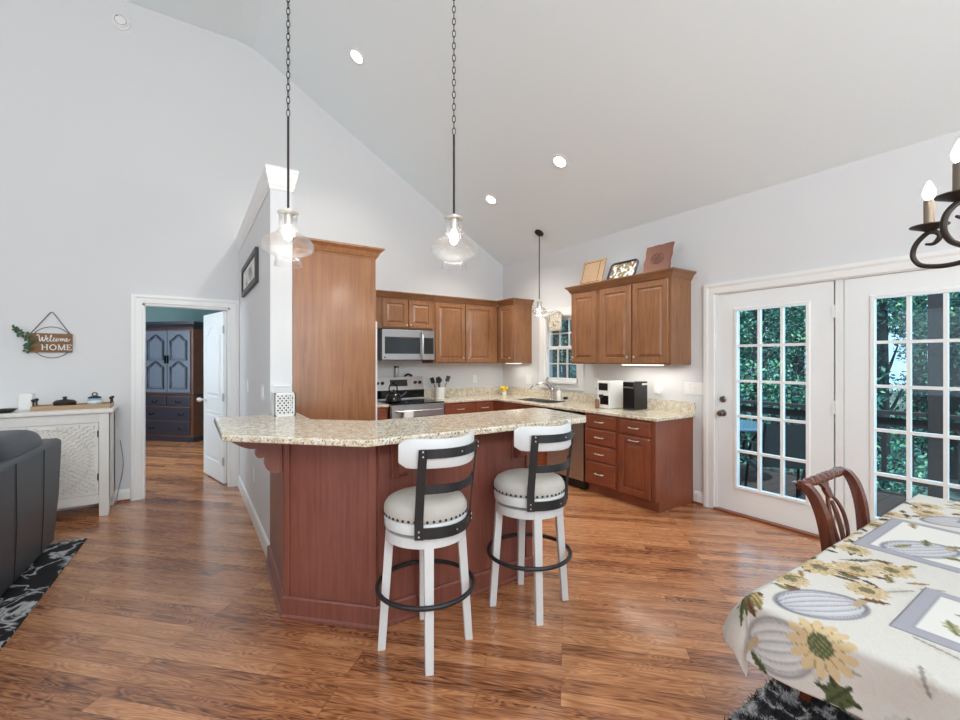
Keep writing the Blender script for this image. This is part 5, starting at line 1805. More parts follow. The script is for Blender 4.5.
# ================================================================== BEDROOM ARMOIRE
ang = math.atan2(-0.69, 0.72)
AX, AY = -0.30, 9.47
t = thing('armoire', 'dark wood armoire with arched doors seen through the hall doorway', 'armoire', (AX, AY, 0), ang)
W_ = 0.53   # half width
def bxl(*a):
    return MB().box(*a)
obj('lower_body', bxl(-W_, W_, 0, 0.56, 0.09, 0.80), M_arm, t, local=True)
obj('upper_body', bxl(-W_ + 0.02, W_ - 0.02, 0.02, 0.54, 0.83, 1.96), M_arm, t, local=True)
obj('base_moulding', bxl(-W_ - 0.03, W_ + 0.03, -0.03, 0.58, 0.0, 0.09), M_armd, t, local=True, bevel=0.012)
obj('waist_moulding', bxl(-W_ - 0.02, W_ + 0.02, -0.02, 0.57, 0.80, 0.83), M_armd, t, local=True, bevel=0.008)
obj('cornice', MB().sweep([(-W_ + 0.02, 0.54), (-W_ + 0.02, 0.02), (W_ - 0.02, 0.02), (W_ - 0.02, 0.54)], [(0, 0), (0.01, 0), (0.02, 0.03), (0.06, 0.08), (0.07, 0.085), (0.07, 0.13), (0, 0.13)], 1.96, 1), M_armd, t, local=True)
for sg in (-1, 1):
    x0_, x1_ = (-0.46, -0.006) if sg < 0 else (0.006, 0.46)
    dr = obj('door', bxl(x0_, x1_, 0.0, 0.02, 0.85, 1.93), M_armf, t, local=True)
    mb = MB()
    O_ = Vector((x0_, 0.0, 0))
    wd = x1_ - x0_
    for (v0, v1, rise) in ((0.92, 1.30, 0.09), (1.42, 1.76, 0.10)):
        pts = arch_panel(0.06, wd - 0.06, v0, v1, rise)
        mb.tube([O_ + Vector((a_, -0.006, b_)) for a_, b_ in pts], 0.011, 6, closed=True)
        mb.tube([O_ + Vector((a_, -0.004, b_)) for a_, b_ in inset(pts, 0.03)], 0.006, 6, closed=True)
    obj('panel_moulding', mb, M_armd, dr, local=True)
    obj('pull', MB().box(-0.03 if sg < 0 else 0.02, -0.02 if sg < 0 else 0.03, -0.03, 0.0, 1.36, 1.5), M_black, dr, local=True)
for x0_, x1_, z0_, z1_ in ((-0.47, -0.01, 0.62, 0.78), (0.01, 0.47, 0.62, 0.78), (-0.47, 0.47, 0.37, 0.60), (-0.47, 0.47, 0.12, 0.35)):
    mb = MB()
    mb.loft(rings((x0_, -0.0, z0_), (1, 0, 0), ez, (0, -1, 0), x1_ - x0_, z1_ - z0_, [(0, 0), (0, 0.014), (0.015, 0.018), (0.025, 0.012), (0.03, 0.012)]))
    dr = obj('drawer', mb, M_armd, t, local=True)
    for cx__ in ([(x0_ + x1_) / 2] if x1_ - x0_ < 0.6 else [-0.3, 0.3]):
        obj('handle', MB().tube(smooth_path([(cx__ - 0.05, -0.016, (z0_ + z1_) / 2 + 0.01), (cx__ - 0.03, -0.035, (z0_ + z1_) / 2 - 0.02), (cx__ + 0.03, -0.035, (z0_ + z1_) / 2 - 0.02), (cx__ + 0.05, -0.016, (z0_ + z1_) / 2 + 0.01)], 4), 0.006, 6), M_black, dr, local=True)

# ================================================================== DINING AREA
TX0, TX1, TY0, TY1, TZ = 1.31, 3.01, -0.38, 0.605, 0.752
t = thing('dining_table', 'dining table under the printed cloth', 'table', ((TX0 + TX1) / 2, (TY0 + TY1) / 2, 0))
obj('table_top', MB().box(TX0 + 0.006, TX1 - 0.006, TY0 + 0.006, TY1 - 0.006, TZ - 0.03, TZ), M_walnut, t)
for x, y in ((2.72, -0.25), (2.72, 0.5), (1.62, -0.25)):
    obj('leg', MB().lathe([(0.025, 0.012), (0.03, 0.05), (0.04, 0.5), (0.03, 0.6), (0.045, 0.64), (0.045, TZ - 0.031)], (x, y, 0), 16), M_walnut, t, smooth=True)
obj('leg', MB().lathe([(0.025, 0.012), (0.03, 0.05), (0.04, 0.5), (0.03, 0.6), (0.045, 0.64), (0.045, TZ - 0.031)], (2.0, 0.1, 0), 16), M_walnut, t, smooth=True)

# tablecloth: top and skirt from one flat grid
STEP = 0.0042
DROP = 0.175
nx = int((TX1 - TX0 + 2 * DROP) / STEP) + 1
ny = int((TY1 - TY0 + 2 * DROP) / STEP) + 1
gu = np.linspace(TX0 - DROP, TX1 + DROP, nx)
gv = np.linspace(TY0 - DROP, TY1 + DROP, ny)
Ug, Vg = np.meshgrid(gu, gv, indexing='ij')
ex_ = np.where(Ug < TX0, Ug - TX0, np.where(Ug > TX1, Ug - TX1, 0))
ey_ = np.where(Vg < TY0, Vg - TY0, np.where(Vg > TY1, Vg - TY1, 0))
dist = np.hypot(ex_, ey_)
cornerness = np.minimum(np.abs(ex_), np.abs(ey_)) / DROP
ux = np.where(dist > 0, ex_ / np.maximum(dist, 1e-9), 0)
uy = np.where(dist > 0, ey_ / np.maximum(dist, 1e-9), 0)
rb = 0.02                                     # roll over the edge
th_ = np.clip(dist / rb, 0, PI / 2)
out = rb * np.sin(th_)
drop = rb * (1 - np.cos(th_)) + np.maximum(0, dist - rb * PI / 2)
wave = 0.012 * np.sin((Ug * 7 + Vg * 9) * 2.1) * np.clip(drop / 0.1, 0, 1)
flare = 0.06 * np.clip(drop - 0.02, 0, 1) - 0.10 * cornerness * np.clip(drop - 0.01, 0, 1) + wave * (dist > 0)
side = (ey_ > 0) & (ex_ == 0)
flare = flare + np.where(ey_ > 0, 0.58 * drop * np.exp(-((Ug - 1.40) / 0.09) ** 2), 0)
Xc = np.clip(Ug, TX0, TX1) + ux * (out + flare)
Yc = np.clip(Vg, TY0, TY1) + uy * (out + flare)
Zc = TZ + 0.004 - drop * (1 - 0.05 * cornerness) + 0.0006 * np.sin(Ug * 30) * np.sin(Vg * 23)

BASE = np.array(lin(208, 205, 199)[:3])
pat = np.tile(BASE, (nx, ny, 1))


def paint(mask, col, a=1.0):
    c = np.array(lin(*col)[:3])
    m_ = (mask * a)[..., None]
    pat[:] = pat * (1 - m_) + c * m_


def loc(cx, cy, rot, U=None, V=None):
    U = Ug if U is None else U
    V = Vg if V is None else V
    c, s_ = math.cos(rot), math.sin(rot)
    dx, dy = U - cx, V - cy
    return dx * c + dy * s_, -dx * s_ + dy * c


def leaf(cx, cy, rot, L_, W_, col, a=1.0, vein=True):
    x, y = loc(cx, cy, rot)
    q = np.clip(1 - (x / L_) ** 2, 0, 1)
    lob = 1 + 0.25 * np.cos(x / L_ * 14)
    m_ = (np.abs(y) < W_ * q * lob) & (np.abs(x) < L_)
    paint(m_, col, a)
    if vein:
        paint(m_ & (np.abs(y) < 0.0035), tuple(int(k_ * 0.7) for k_ in col), a)


def sunflower(cx, cy, R_, col, rot=0, core=(70, 74, 48)):
    x, y = loc(cx, cy, rot)
    r, a = np.hypot(x, y), np.arctan2(y, x)
    pet = R_ * (0.62 + 0.38 * np.abs(np.cos(6.5 * a)) ** 0.7)
    paint(r < pet, col)
    paint((r < pet) & (r > pet * 0.35) & (np.abs(np.cos(6.5 * a)) < 0.25), tuple(int(k_ * 0.66) for k_ in col), 0.8)
    paint((r < R_ * 0.36), core)
    paint((r < R_ * 0.36) & (np.sin(x * 900) * np.sin(y * 900) > 0.3), (150, 150, 120), 0.7)


def pumpkin(cx, cy, rot, A, B, fill, line):
    x, y = loc(cx, cy, rot)
    m_ = (x / A) ** 2 + (y / B) ** 2 < 1
    paint(m_, fill)
    for k_ in (-0.85, -0.5, -0.15, 0.2, 0.55, 0.85):
        yy_ = k_ * B * np.sqrt(np.clip(1 - (x / A) ** 2, 0, 1))
        paint(m_ * np.clip((0.0055 - np.abs(y - yy_)) / 0.004, 0, 1), line, 0.7)
        paint(m_ & (y - yy_ > 0) & (y - yy_ < 0.012), tuple(int(k2 * 0.93) for k2 in fill), 0.7)
    rim = np.abs(np.sqrt((x / A) ** 2 + (y / B) ** 2) - 1) < 0.045
    paint(np.clip((0.0065 - np.abs(np.sqrt((x / A) ** 2 + (y / B) ** 2) - 1) * min(A, B)) / 0.004, 0, 1), line, 0.7)
    sx_, sy_ = loc(cx + A * 0.95 * math.cos(rot), cy + A * 0.95 * math.sin(rot), rot + 0.5)
    paint((np.abs(sy_) < 0.010) & (np.abs(sx_) < 0.03), (176, 156, 128))


R2 = np.random.default_rng(11)
# faint grey leaves all over
for i in range(110):
    leaf(R2.uniform(TX0 - 0.15, TX1), R2.uniform(TY0 - 0.1, TY1), R2.uniform(0, 6.3), R2.uniform(0.03, 0.06), R2.uniform(0.013, 0.022), (200, 195, 187), 0.9)
# printed border along the long edge
def cluster(cx, cy, n_, sp):
    for i in range(n_):
        cols = [(112, 112, 78), (96, 82, 58), (150, 140, 92), (186, 158, 112), (122, 92, 66)]
        leaf(cx + R2.normal() * sp, cy + R2.normal() * sp * 0.6, R2.uniform(0, 6.3), R2.uniform(0.022, 0.04), R2.uniform(0.008, 0.014), cols[R2.integers(0, 5)])
for cx, cy in ((1.50, 0.56), (1.68, 0.58), (1.78, 0.47), (1.92, 0.58), (2.08, 0.63), (2.3, 0.62), (2.5, 0.6), (2.66, 0.52), (2.8, 0.58), (2.9, 0.45), (2.92, 0.25), (2.86, 0.05), (2.9, -0.15), (1.62, 0.44), (1.85, 0.43), (2.75, 0.36)):
    cluster(cx, cy, 9, 0.05)
    sunflower(cx + R2.normal() * 0.03, cy + R2.normal() * 0.02, R2.uniform(0.05, 0.065), (198, 176, 138), R2.uniform(0, 3), (112, 100, 72))
for cx, cy in ((1.36, -0.2), (1.6, -0.28), (1.9, -0.3), (2.2, -0.26), (2.5, -0.3)):
    cluster(cx, cy, 6, 0.05)
    sunflower(cx, cy, 0.055, (198, 176, 138), 0.5)
pumpkin(2.62, 0.42, -0.7, 0.12, 0.065, (198, 197, 203), (96, 98, 110))
for dx, dy, ro in ((0, 0, 0.4), (0.02, 0.01, 1.2), (-0.02, 0.02, 2.2), (0.0, -0.02, 2.9)):
    leaf(1.30 + dx, 0.625 + dy, ro, 0.05, 0.015, (96, 112, 66))
cluster(1.33, 0.60, 5, 0.025)
pumpkin(1.215, 0.525, 2.0, 0.08, 0.065, (214, 212, 210), (120, 118, 122))
pumpkin(1.435, 0.485, -0.55, 0.115, 0.072, (204, 203, 208), (88, 90, 104))
sunflower(1.265, 0.435, 0.075, (206, 182, 142), 0.3, (92, 96, 62))
for ro in (0.3, 1.4, 2.5):
    leaf(1.165, 0.40, ro, 0.045, 0.016, (84, 92, 60))
leaf(1.15, 0.57, 1.0, 0.03, 0.010, (90, 96, 64))
for i in range(7):
    leaf(1.18 + 0.05 * R2.normal(), 0.30 - 0.09 * i, R2.uniform(0, 6.3), 0.045, 0.02, (196, 192, 187), 0.9)
pat = np.clip(pat * (1 + 0.02 * R2.standard_normal((nx, ny, 1))), 0, 1)


def grid_mesh(name, X, Y, Z, col, mats, thick=0.0):
    nx_, ny_ = X.shape
    v = np.stack([X, Y, Z], -1).reshape(-1, 3)
    base = np.array([(v[:, 0].min() + v[:, 0].max()) / 2, (v[:, 1].min() + v[:, 1].max()) / 2, v[:, 2].min()])
    idx = np.arange(nx_ * ny_).reshape(nx_, ny_)
    f = np.stack([idx[:-1, :-1], idx[1:, :-1], idx[1:, 1:], idx[:-1, 1:]], -1).reshape(-1, 4)
    me = bpy.data.meshes.new(name)
    me.from_pydata((v - base).tolist(), [], f.tolist())
    at = me.color_attributes.new('pattern', 'FLOAT_COLOR', 'POINT')
    at.data.foreach_set('color', np.concatenate([col.reshape(-1, 3), np.ones((nx_ * ny_, 1))], 1).astype(np.float32).ravel())
    me.polygons.foreach_set('use_smooth', [True] * len(me.polygons))
    for m_ in mats:
        me.materials.append(m_)
    o = bpy.data.objects.new(name, me)
    o.location = base
    C.objects.link(o)
    if thick:
        so = o.modifiers.new('cloth', 'SOLIDIFY')
        so.thickness = thick
        so.offset = -1
        if len(mats) > 1:
            so.material_offset = 1
    me.update()
    return o


cl = grid_mesh('tablecloth', Xc, Yc, Zc, pat, [M_cloth, M_lining], 0.002)
tag(cl, 'cream tablecloth printed with pumpkins and sunflowers over the dining table', 'tablecloth')


# placemats
def placemat(x0, x1, y0, y1, label, art):
    global pat, Ug, Vg
    n1, n2 = int((x1 - x0) / 0.006) + 1, int((y1 - y0) / 0.006) + 1
    sU, sV, sp_ = Ug, Vg, pat
    Ug, Vg = np.meshgrid(np.linspace(x0, x1, n1), np.linspace(y0, y1, n2), indexing='ij')
    pat = np.tile(np.array(lin(220, 218, 213)[:3]), (n1, n2, 1))
    e_ = np.minimum(np.minimum(Ug - x0, x1 - Ug), np.minimum(Vg - y0, y1 - Vg))
    art()
    paint(e_ < 0.034, (160, 160, 169))
    paint((e_ < 0.038) & (e_ > 0.034), (150, 150, 158))
    edge = np.clip(1 - e_ / 0.004, 0, 1)
    Z = TZ + 0.0075 + 0.0 * Ug - 0.001 * edge
    o = grid_mesh('placemat', Ug, Vg, Z, pat, [M_cloth], 0.0025)
    tag(o, label, 'placemat', 'placemats on the tablecloth')
    Ug, Vg, pat = sU, sV, sp_


def art_a():
    pumpkin(2.13, 0.43, -0.55, 0.12, 0.07, (200, 200, 206), (96, 98, 110))
    for i in range(9):
        leaf(2.12 + R2.uniform(-0.06, 0.3), 0.50 + R2.uniform(-0.28, 0.05), R2.uniform(0, 6.3), 0.04, 0.013, [(150, 148, 112), (128, 128, 92), (176, 166, 130)][i % 3])


def art_b():
    for i in range(7):
        leaf(1.62 + R2.uniform(-0.14, 0.15), 0.22 + R2.uniform(-0.25, 0.08), R2.uniform(0, 6.3), 0.04, 0.014, [(140, 140, 98), (160, 158, 118)][i % 2])


placemat(2.0, 2.47, 0.25, 0.58, 'grey-bordered placemat with a pumpkin print before the dining chair', art_a)
placemat(1.46, 1.79, -0.12, 0.35, 'grey-bordered placemat with leaf sprigs at the near end of the table', art_b)
placemat(2.62, 2.95, -0.05, 0.42, 'grey-bordered placemat at the far end of the table by the french doors', art_b)

# dining chair tucked in on the far long side
CHX, CHY = 2.365, 0.55
t = thing('dining_chair', 'carved dark wood dining chair with a pierced splat pushed up to the table', 'chair', (CHX, CHY, 0))


def swept(pts, wa, tb, wv, tv):
    """rectangular bar along pts: half sizes wa along wv, tb along tv (lists or numbers)"""
    K = len(pts)
    L = []
    for i, p in enumerate(pts):
        a_ = wa[i] if isinstance(wa, (list, tuple)) else wa
        b_ = tb[i] if isinstance(tb, (list, tuple)) else tb
        L.append([p + wv * a_ + tv * b_, p - wv * a_ + tv * b_, p - wv * a_ - tv * b_, p + wv * a_ - tv * b_])
    return MB().loft(L)


ex3, ey3 = Vector((1, 0, 0)), Vector((0, 1, 0))
for sg in (-1, 1):
    pts = smooth_path([(CHX + sg * 0.235, 0.772, 0.013), (CHX + sg * 0.215, 0.725, 0.25), (CHX + sg * 0.198, 0.70, 0.46), (CHX + sg * 0.198, 0.70, 0.62), (CHX + sg * 0.21, 0.715, 0.76), (CHX + sg * 0.218, 0.742, 0.85), (CHX + sg * 0.222, 0.778, 0.90), (CHX + sg * 0.222, 0.802, 0.905)], 5)
    K = len(pts)
    obj('back_post' if False else 'rear_leg', swept(pts, [0.017 + 0.004 * math.sin(PI * i / K) for i in range(K)], [0.020] * K, ex3, ey3), M_walnut, t, bevel=0.004)
    pts = [Vector((CHX + sg * 0.225, 0.27, 0.013)), Vector((CHX + sg * 0.225, 0.27, 0.44))]
    obj('front_leg', swept(pts, [0.016, 0.022], [0.016, 0.022], ex3, ey3), M_walnut, t, bevel=0.003)
    obj('side_stretcher', MB().box(CHX + sg * 0.226 - 0.011, CHX + sg * 0.226 + 0.011, 0.285, 0.735, 0.085, 0.115), M_walnut, t)
mb = MB()
tp = [Vector((CHX + u_, 0.778 - 0.018 * (1 - (u_ / 0.23) ** 2) + 0.018, 0.892 + 0.012 * math.cos(u_ / 0.23 * PI / 2))) for u_ in np.linspace(-0.225, 0.225, 31)]
mb.tube(tp, [0.019 + 0.0035 * math.sin(i * 1.9) for i in range(31)], 12)
obj('crest_rail', mb, M_walnut, t, smooth=True)
# pierced splat
mb = MB()
def sp_pt(u_, z_):
    t_ = (z_ - 0.5) / 0.4
    return Vector((CHX + u_, 0.705 + 0.10 * max(0, t_) ** 2.2, z_))
for (u_list, w_) in ((((0.0, 0.888), (0.0, 0.85)), 0.055), (((0.0, 0.85), (0.0, 0.815)), 0.03)):
    pts = [sp_pt(*q) for q in u_list]
    L = []
    for i, p in enumerate(pts):
        ww = w_ if i == 0 else 0.02
        L.append([p + ex3 * ww + ey3 * 0.008, p - ex3 * ww + ey3 * 0.008, p - ex3 * ww - ey3 * 0.008, p + ex3 * ww - ey3 * 0.008])
    mb.loft(L)
for sg in (-1, 1):
    pts = smooth_path([sp_pt(sg * 0.014, 0.825), sp_pt(sg * 0.052, 0.785), sp_pt(sg * 0.070, 0.73), sp_pt(sg * 0.060, 0.66), sp_pt(sg * 0.018, 0.59)], 6)
    L = [[p + ex3 * 0.010 + ey3 * 0.005, p - ex3 * 0.010 + ey3 * 0.005, p - ex3 * 0.010 - ey3 * 0.005, p + ex3 * 0.010 - ey3 * 0.005] for p in pts]
    mb.loft(L)
pts = [sp_pt(0, z_) for z_ in np.linspace(0.80, 0.61, 8)]
mb.loft([[p + ex3 * w_ + ey3 * 0.005, p - ex3 * w_ + ey3 * 0.005, p - ex3 * w_ - ey3 * 0.005, p + ex3 * w_ - ey3 * 0.005] for p, w_ in zip(pts, (0.010, 0.012, 0.014, 0.014, 0.014, 0.014, 0.016, 0.02))])
pts = [sp_pt(0, z_) for z_ in (0.62, 0.58, 0.54, 0.46)]
mb.loft([[p + ex3 * w_ + ey3 * 0.008, p - ex3 * w_ + ey3 * 0.008, p - ex3 * w_ - ey3 * 0.008, p + ex3 * w_ - ey3 * 0.008] for p, w_ in zip(pts, (0.03, 0.026, 0.03, 0.05))])
obj('splat', mb, M_walnut, t)
obj('seat_frame', MB().box(CHX - 0.235, CHX + 0.235, 0.255, 0.70, 0.40, 0.45), M_walnut, t, bevel=0.006)
obj('seat_pad', MB().ellipsoid((CHX, 0.47, 0.452), 0.21, 0.20, 0.035, 28, 10, 0.5), M_seat, t, smooth=True, angle=180)
obj('cross_stretcher', MB().box(CHX - 0.215, CHX + 0.215, 0.48, 0.502, 0.09, 0.112), M_walnut, t)

# chandelier
HX, HY = 2.02, 0.112
t = thing('chandelier', 'dark iron scroll-arm chandelier with candle bulbs over the dining table', 'chandelier', (HX, HY, 1.73))
ARM = [(0.31, 1.816), (0.288, 1.813), (0.272, 1.832), (0.281, 1.849), (0.304, 1.853), (0.334, 1.825), (0.345, 1.79), (0.337, 1.762), (0.315, 1.743), (0.265, 1.733), (0.21, 1.738), (0.13, 1.765), (0.07, 1.83), (0.03, 1.92)]
obj('column', MB().lathe([(0.004, 1.72), (0.02, 1.735), (0.03, 1.76), (0.014, 1.79), (0.014, 1.9), (0.035, 1.93), (0.016, 1.97), (0.012, 2.15), (0.03, 2.18), (0.004, 2.22)], (HX, HY, 0), 20), M_iron, t, smooth=True)
zch = EAVE + PITCH * (XR - HX)
obj('chain', chain_mb(HX, HY, 2.2, zch - 0.03, 0.038), M_iron, t)
nrm = Vector((-PITCH, 0, -1)).normalized()
q = Vector((0, 1, 0))
b = nrm.cross(q)
obj('canopy', MB().loft([[Vector((HX, HY, zch)) + nrm * z + (q * math.cos(2 * PI * k / 24) + b * math.sin(2 * PI * k / 24)) * r for k in range(24)] for r, z in ((0.065, 0), (0.065, 0.012), (0.04, 0.03), (0.01, 0.035))]), M_iron, t, smooth=True)
for k in range(5):
    a = math.radians(74.4 + 72 * k)
    d = Vector((math.cos(a), math.sin(a), 0))
    pts = smooth_path([Vector((HX, HY, 0)) + d * r + ez * z for r, z in ARM], 6)
    K = len(pts)
    arm_ = obj('arm', MB().tube(pts, [0.0035 + 0.0045 * min(1, i / 10) for i in range(K)], 10), M_iron, t, smooth=True)
    p = Vector((HX, HY, 0)) + d * 0.30
    obj('bobeche', MB().lathe([(0.004, 1.852), (0.012, 1.858), (0.035, 1.868), (0.05, 1.874), (0.05, 1.877), (0.014, 1.876)], (p.x, p.y, 0), 24), M_iron, arm_, smooth=True)
    obj('candle_sleeve', MB().lathe([(0.0145, 1.876), (0.0145, 1.962), (0.008, 1.963)], (p.x, p.y, 0), 16), plain('aged_sleeve', lin(120, 108, 96), 0.4, metal=0.4) if k == 0 else MATS['aged_sleeve'], arm_, smooth=True)
    obj('candle_bulb', MB().lathe([(0.008, 1.963), (0.0165, 1.98), (0.017, 1.992), (0.011, 2.01), (0.002, 2.028)], (p.x, p.y, 0), 16), M_bulb, arm_, smooth=True)
    l = bpy.data.lights.new('candle_light', 'POINT')
    l.energy = 5
    l.color = (1, 0.92, 0.8)
    l.shadow_soft_size = 0.03
    lo = bpy.data.objects.new('candle_light', l)
    C.objects.link(lo)
    lo.location = (p.x, p.y, 2.07)

# ================================================================== OUTSIDE
DZ = -0.15
mb = MB()
y = -3.0
while y < 12.0:
    mb.box(XR + 0.14, 7.0, y, y + 0.135, DZ - 0.03, DZ)
    y += 0.14
struct('floor_deck', mb, M_deck)
# railing in bays between posts
posts = [-2.2, 1.24, 4.7, 8.15]
RXX = 6.8
for i, yp in enumerate(posts):
    lab = ['dark deck post farthest to the right', 'tall dark deck post seen through the right french door', 'tall dark deck post seen through the left french door', 'dark deck post outside the kitchen window'][i]
    tag(obj('deck_post', MB().box(RXX - 0.06, RXX + 0.06, yp - 0.06, yp + 0.06, DZ, 3.0), M_rail, bevel=0.006), lab, 'post', 'deck posts')
for i, (ya, yb) in enumerate(zip(posts[:-1], posts[1:])):
    lab = ['dark railing bay right of the post in the right french door', 'dark railing bay behind the patio chairs', 'dark railing bay outside the kitchen end of the deck'][i]
    t = thing('deck_railing', lab, 'railing', (RXX, (ya + yb) / 2, DZ), 0, 'deck railing bays')
    obj('top_rail', MB().box(RXX - 0.07, RXX + 0.07, ya + 0.062, yb - 0.062, 0.79, 0.83), M_rail, t)
    obj('upper_rail', MB().box(RXX - 0.02, RXX + 0.02, ya + 0.062, yb - 0.062, 0.66, 0.75), M_rail, t)
    obj('bottom_rail', MB().box(RXX - 0.02, RXX + 0.02, ya + 0.062, yb - 0.062, 0.02, 0.11), M_rail, t)
    y = ya + 0.2
    while y < yb - 0.15:
        obj('baluster', MB().box(RXX - 0.02, RXX + 0.02, y - 0.02, y + 0.02, 0.111, 0.659), M_rail, t)
        y += 0.235
# patio set
t = thing('patio_table', 'round blue-topped patio table on the deck behind the glass door', 'patio table', (6.0, 3.05, DZ))
obj('table_top', MB().lathe([(0.5, 0.70), (0.52, 0.705), (0.52, 0.725), (0.5, 0.73)], (6.0, 3.05, DZ), 36), M_patioglass, t)
for k in range(4):
    a = PI / 4 + PI / 2 * k
    obj('leg', MB().tube(smooth_path([(6.0 + 0.44 * math.cos(a), 3.05 + 0.44 * math.sin(a), DZ + 0.70), (6.0 + 0.25 * math.cos(a), 3.05 + 0.25 * math.sin(a), DZ + 0.4), (6.0 + 0.42 * math.cos(a), 3.05 + 0.42 * math.sin(a), DZ + 0.002)], 5), 0.016, 8), M_blackm, t, smooth=True)
t = thing('patio_chair', 'grey sling patio chair on the deck with its back to the glass door', 'patio chair', (5.3, 2.15, DZ), math.radians(-48), 'patio chairs on the deck')
mb = MB()
sl2 = [(-0.30, 0.92), (-0.25, 0.70), (-0.20, 0.46), (0.0, 0.42), (0.24, 0.44)]
mb.loft([[(x, y_, z) for y_, z in sl2] + [(x, y_ + 0.006, z - 0.008) for y_, z in reversed(sl2)] for x in (-0.235, 0.235)])
obj('sling', mb, M_sling, t, local=True)
for sg in (-1, 1):
    x = sg * 0.25
    obj('side_frame', MB().tube(smooth_path([(x, -0.31, 0.93), (x, -0.25, 0.68), (x, -0.2, 0.45), (x, 0.0, 0.41), (x, 0.26, 0.43)], 4), 0.014, 8), M_blackm, t, local=True, smooth=True)
    obj('armrest', MB().tube(smooth_path([(x, -0.25, 0.68), (x * 1.1, -0.05, 0.68), (x * 1.12, 0.2, 0.66), (x * 1.1, 0.27, 0.55)], 4), 0.014, 8), M_blackm, t, local=True, smooth=True)
    obj('leg', MB().tube([(x, 0.2, 0.42), (x * 1.05, 0.27, 0.003)], 0.014, 8), M_blackm, t, local=True)
    obj('leg', MB().tube([(x, -0.18, 0.42), (x * 1.05, -0.33, 0.003)], 0.014, 8), M_blackm, t, local=True)
dup(t, (5.35, 3.45, DZ), math.radians(-110), 'grey sling patio chair on the deck left of the round patio table')
dup(t, (6.2, 2.0, DZ), math.radians(15), 'grey sling patio chair between the round patio table and the railing')

# ground and trees beyond the deck
mb = MB()
gx, gy = np.linspace(4.6, 40, 30), np.linspace(-22, 44, 40)
vs, fs = [], []
for i, x in enumerate(gx):
    for j, y in enumerate(gy):
        vs.append((x, y, -2.2 + 0.05 * (x - 5) + 0.25 * math.sin(x * 0.5 + y * 0.37)))
for i in range(len(gx) - 1):
    for j in range(len(gy) - 1):
        a = i * len(gy) + j
        fs.append((a, a + len(gy), a + len(gy) + 1, a + 1))
mb.add(vs, fs)
struct('ground_outside', mb, M_soil)


def gz(x, y):
    return -2.2 + 0.05 * (x - 5) + 0.25 * math.sin(x * 0.5 + y * 0.37)


def leaves_mb(R, centres, n, size):
    """leaf blades scattered through ellipsoidal clumps; three leaf materials by index"""
    mb = MB()
    for i in range(n):
        c, rad = centres[R.integers(0, len(centres))]
        v = R.normal(size=3)
        v /= np.linalg.norm(v)
        p = Vector(np.array(c) + v * np.array(rad) * R.uniform(0.35, 1.0) ** 0.5)
        d = Vector(R.normal(size=3)).normalized()
        q = d.cross(Vector(R.normal(size=3)))
        if q.length < 1e-3:
            continue
        q.normalize()
        L_ = size * R.uniform(0.6, 1.3)
        mb.mi = int(R.choice([0, 0, 0, 1, 1, 2]))
        mb.add([p - d * L_, p + q * L_ * 0.45, p + d * L_, p - q * L_ * 0.45], [(0, 1, 2, 3)])
    return mb


TREES = [(10.5, 2.6, 0.13), (10.5, 4.75, 0.14), (13.2, 1.2, 0.2), (13.2, 4.1, 0.18), (13.2, 6.4, 0.2), (16.0, 2.5, 0.24), (16.0, 6.0, 0.22), (16.0, 8.7, 0.22), (8.9, 9.1, 0.14), (11.2, 11.8, 0.2), (10.5, 0.2, 0.15),
         (18.8, 1.2, 0.26), (18.8, 3.8, 0.26), (18.8, 7.6, 0.24), (16.0, 0.0, 0.25), (15.6, 14.8, 0.25),
         (10.8, 7.3, 0.15), (13.4, 9.1, 0.2), (16.0, 11.3, 0.22), (18.8, 10.4, 0.25)]
TL = ['slim forest tree just left of the tall deck post, nearest the railing', 'thin leafy forest tree behind the patio table, nearest the railing', 'forest tree behind the tall deck post, second row', 'forest tree behind the patio chairs, second row',
      'forest tree far left in the left french door, second row', 'thick trunk between the deck post and the door frame, third row', 'thick trunk deep behind the patio table, third row', 'thick trunk far left in the left french door, third row',
      'leafy tree filling the kitchen window', 'tree behind the leafy one in the kitchen window', 'leafy tree right of the tall deck post, nearest the railing', 'back-row tree straight behind the deck post',
      'back-row tree beyond the patio chairs', 'back-row tree farthest left behind the railing', 'thick trunk right of the tall deck post, third row', 'most distant tree in the kitchen window',
      'leafy tree past the far end of the patio railing, nearest row', 'tree between the patio railing and the kitchen window, second row', 'tree between the patio railing and the kitchen window, third row', 'back-row tree between the patio railing and the kitchen window']
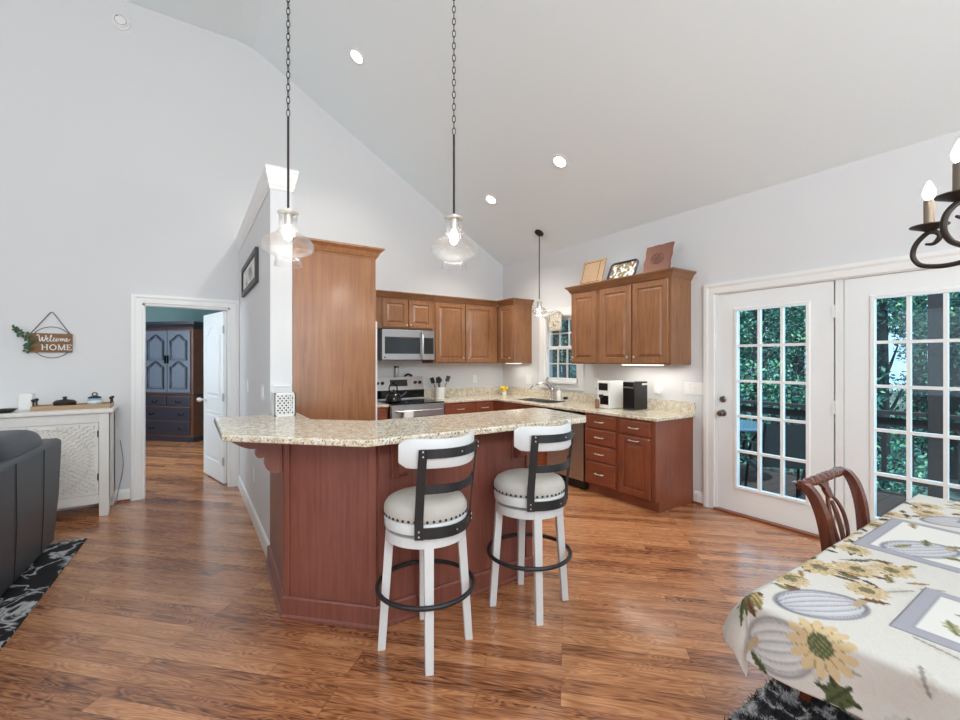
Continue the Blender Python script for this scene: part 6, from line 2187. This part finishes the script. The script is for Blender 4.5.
for i, (x, y, r) in enumerate(TREES):
    R = np.random.default_rng(100 + i)
    g = gz(x, y)
    t = thing('forest_tree', TL[i], 'tree', (x, y, g), 0, 'trees beyond the deck')
    lean = R.normal(0, 0.1, 2)
    H_ = R.uniform(8, 10)
    pts = [(x + lean[0] * k / 6, y + lean[1] * k / 6, g - 0.1 + H_ * k / 6) for k in range(7)]
    mb = MB().tube(pts, [r * (1.25 if k == 0 else 1 - 0.09 * k) for k in range(7)], 12)
    for k in range(5):
        z = R.uniform(2.0, 7.0)
        a = R.uniform(0, 6.28)
        L_ = R.uniform(0.5, 1.0)
        p = Vector((x + lean[0] * z / H_, y + lean[1] * z / H_, g + z))
        mb.tube([p, p + Vector((math.cos(a) * L_ * 0.5, math.sin(a) * L_ * 0.5, 0.3)), p + Vector((math.cos(a) * L_, math.sin(a) * L_, 0.7))], [r * 0.3, r * 0.2, r * 0.08], 6)
    obj('trunk', mb, M_bark, t, smooth=True)
    cs = []
    for k in range(16):
        z = R.uniform(1.0, 7.6)
        a = R.uniform(0, 6.28)
        q = R.uniform(0.1, 0.8)
        cs.append(((x + q * math.cos(a), y + q * math.sin(a), g + z), (R.uniform(0.55, 0.75), R.uniform(0.55, 0.75), R.uniform(0.5, 0.9))))
    obj('crown', leaves_mb(R, cs, 9500, 0.052), M_leafs, t)
BL = ['low leafy bush below the railing right of the deck post', 'low leafy bush below the railing left of the deck post', 'rounded bush behind the patio table', 'big bush low in the kitchen window', 'bush left of the big one in the kitchen window',
      'far bush in the wood behind the deck post', 'far bush in the wood behind the patio chairs', 'far bush in the wood farthest left']
for i, (x, y, s_) in enumerate(((8.3, 0.1, 0.85), (8.3, 2.4, 0.85), (8.3, 4.9, 0.9), (8.5, 6.9, 0.9), (7.6, 11.2, 0.95), (21.5, 1.4, 1.0), (21.5, 4.0, 1.0), (21.5, 6.6, 1.0))):
    R = np.random.default_rng(300 + i)
    g = gz(x, y)
    t = thing('forest_bush', BL[i], 'bush', (x, y, g), 0, 'bushes beyond the deck')
    mb = MB()
    for k in range(5):
        a = R.uniform(0, 6.28)
        mb.tube([(x, y, g - 0.05), (x + 0.25 * s_ * math.cos(a), y + 0.25 * s_ * math.sin(a), g + 0.8 * s_), (x + 0.5 * s_ * math.cos(a), y + 0.5 * s_ * math.sin(a), g + 1.7 * s_)], [0.03, 0.02, 0.008], 6)
    obj('stem', mb, M_bark, t)
    cs = [((x + R.uniform(-0.5, 0.5) * s_, y + R.uniform(-0.5, 0.5) * s_, g + R.uniform(0.5, 2.2) * s_), (0.65 * s_, 0.65 * s_, 0.55 * s_)) for k in range(7)]
    obj('foliage', leaves_mb(R, cs, 4000, 0.045), M_leafs, t)
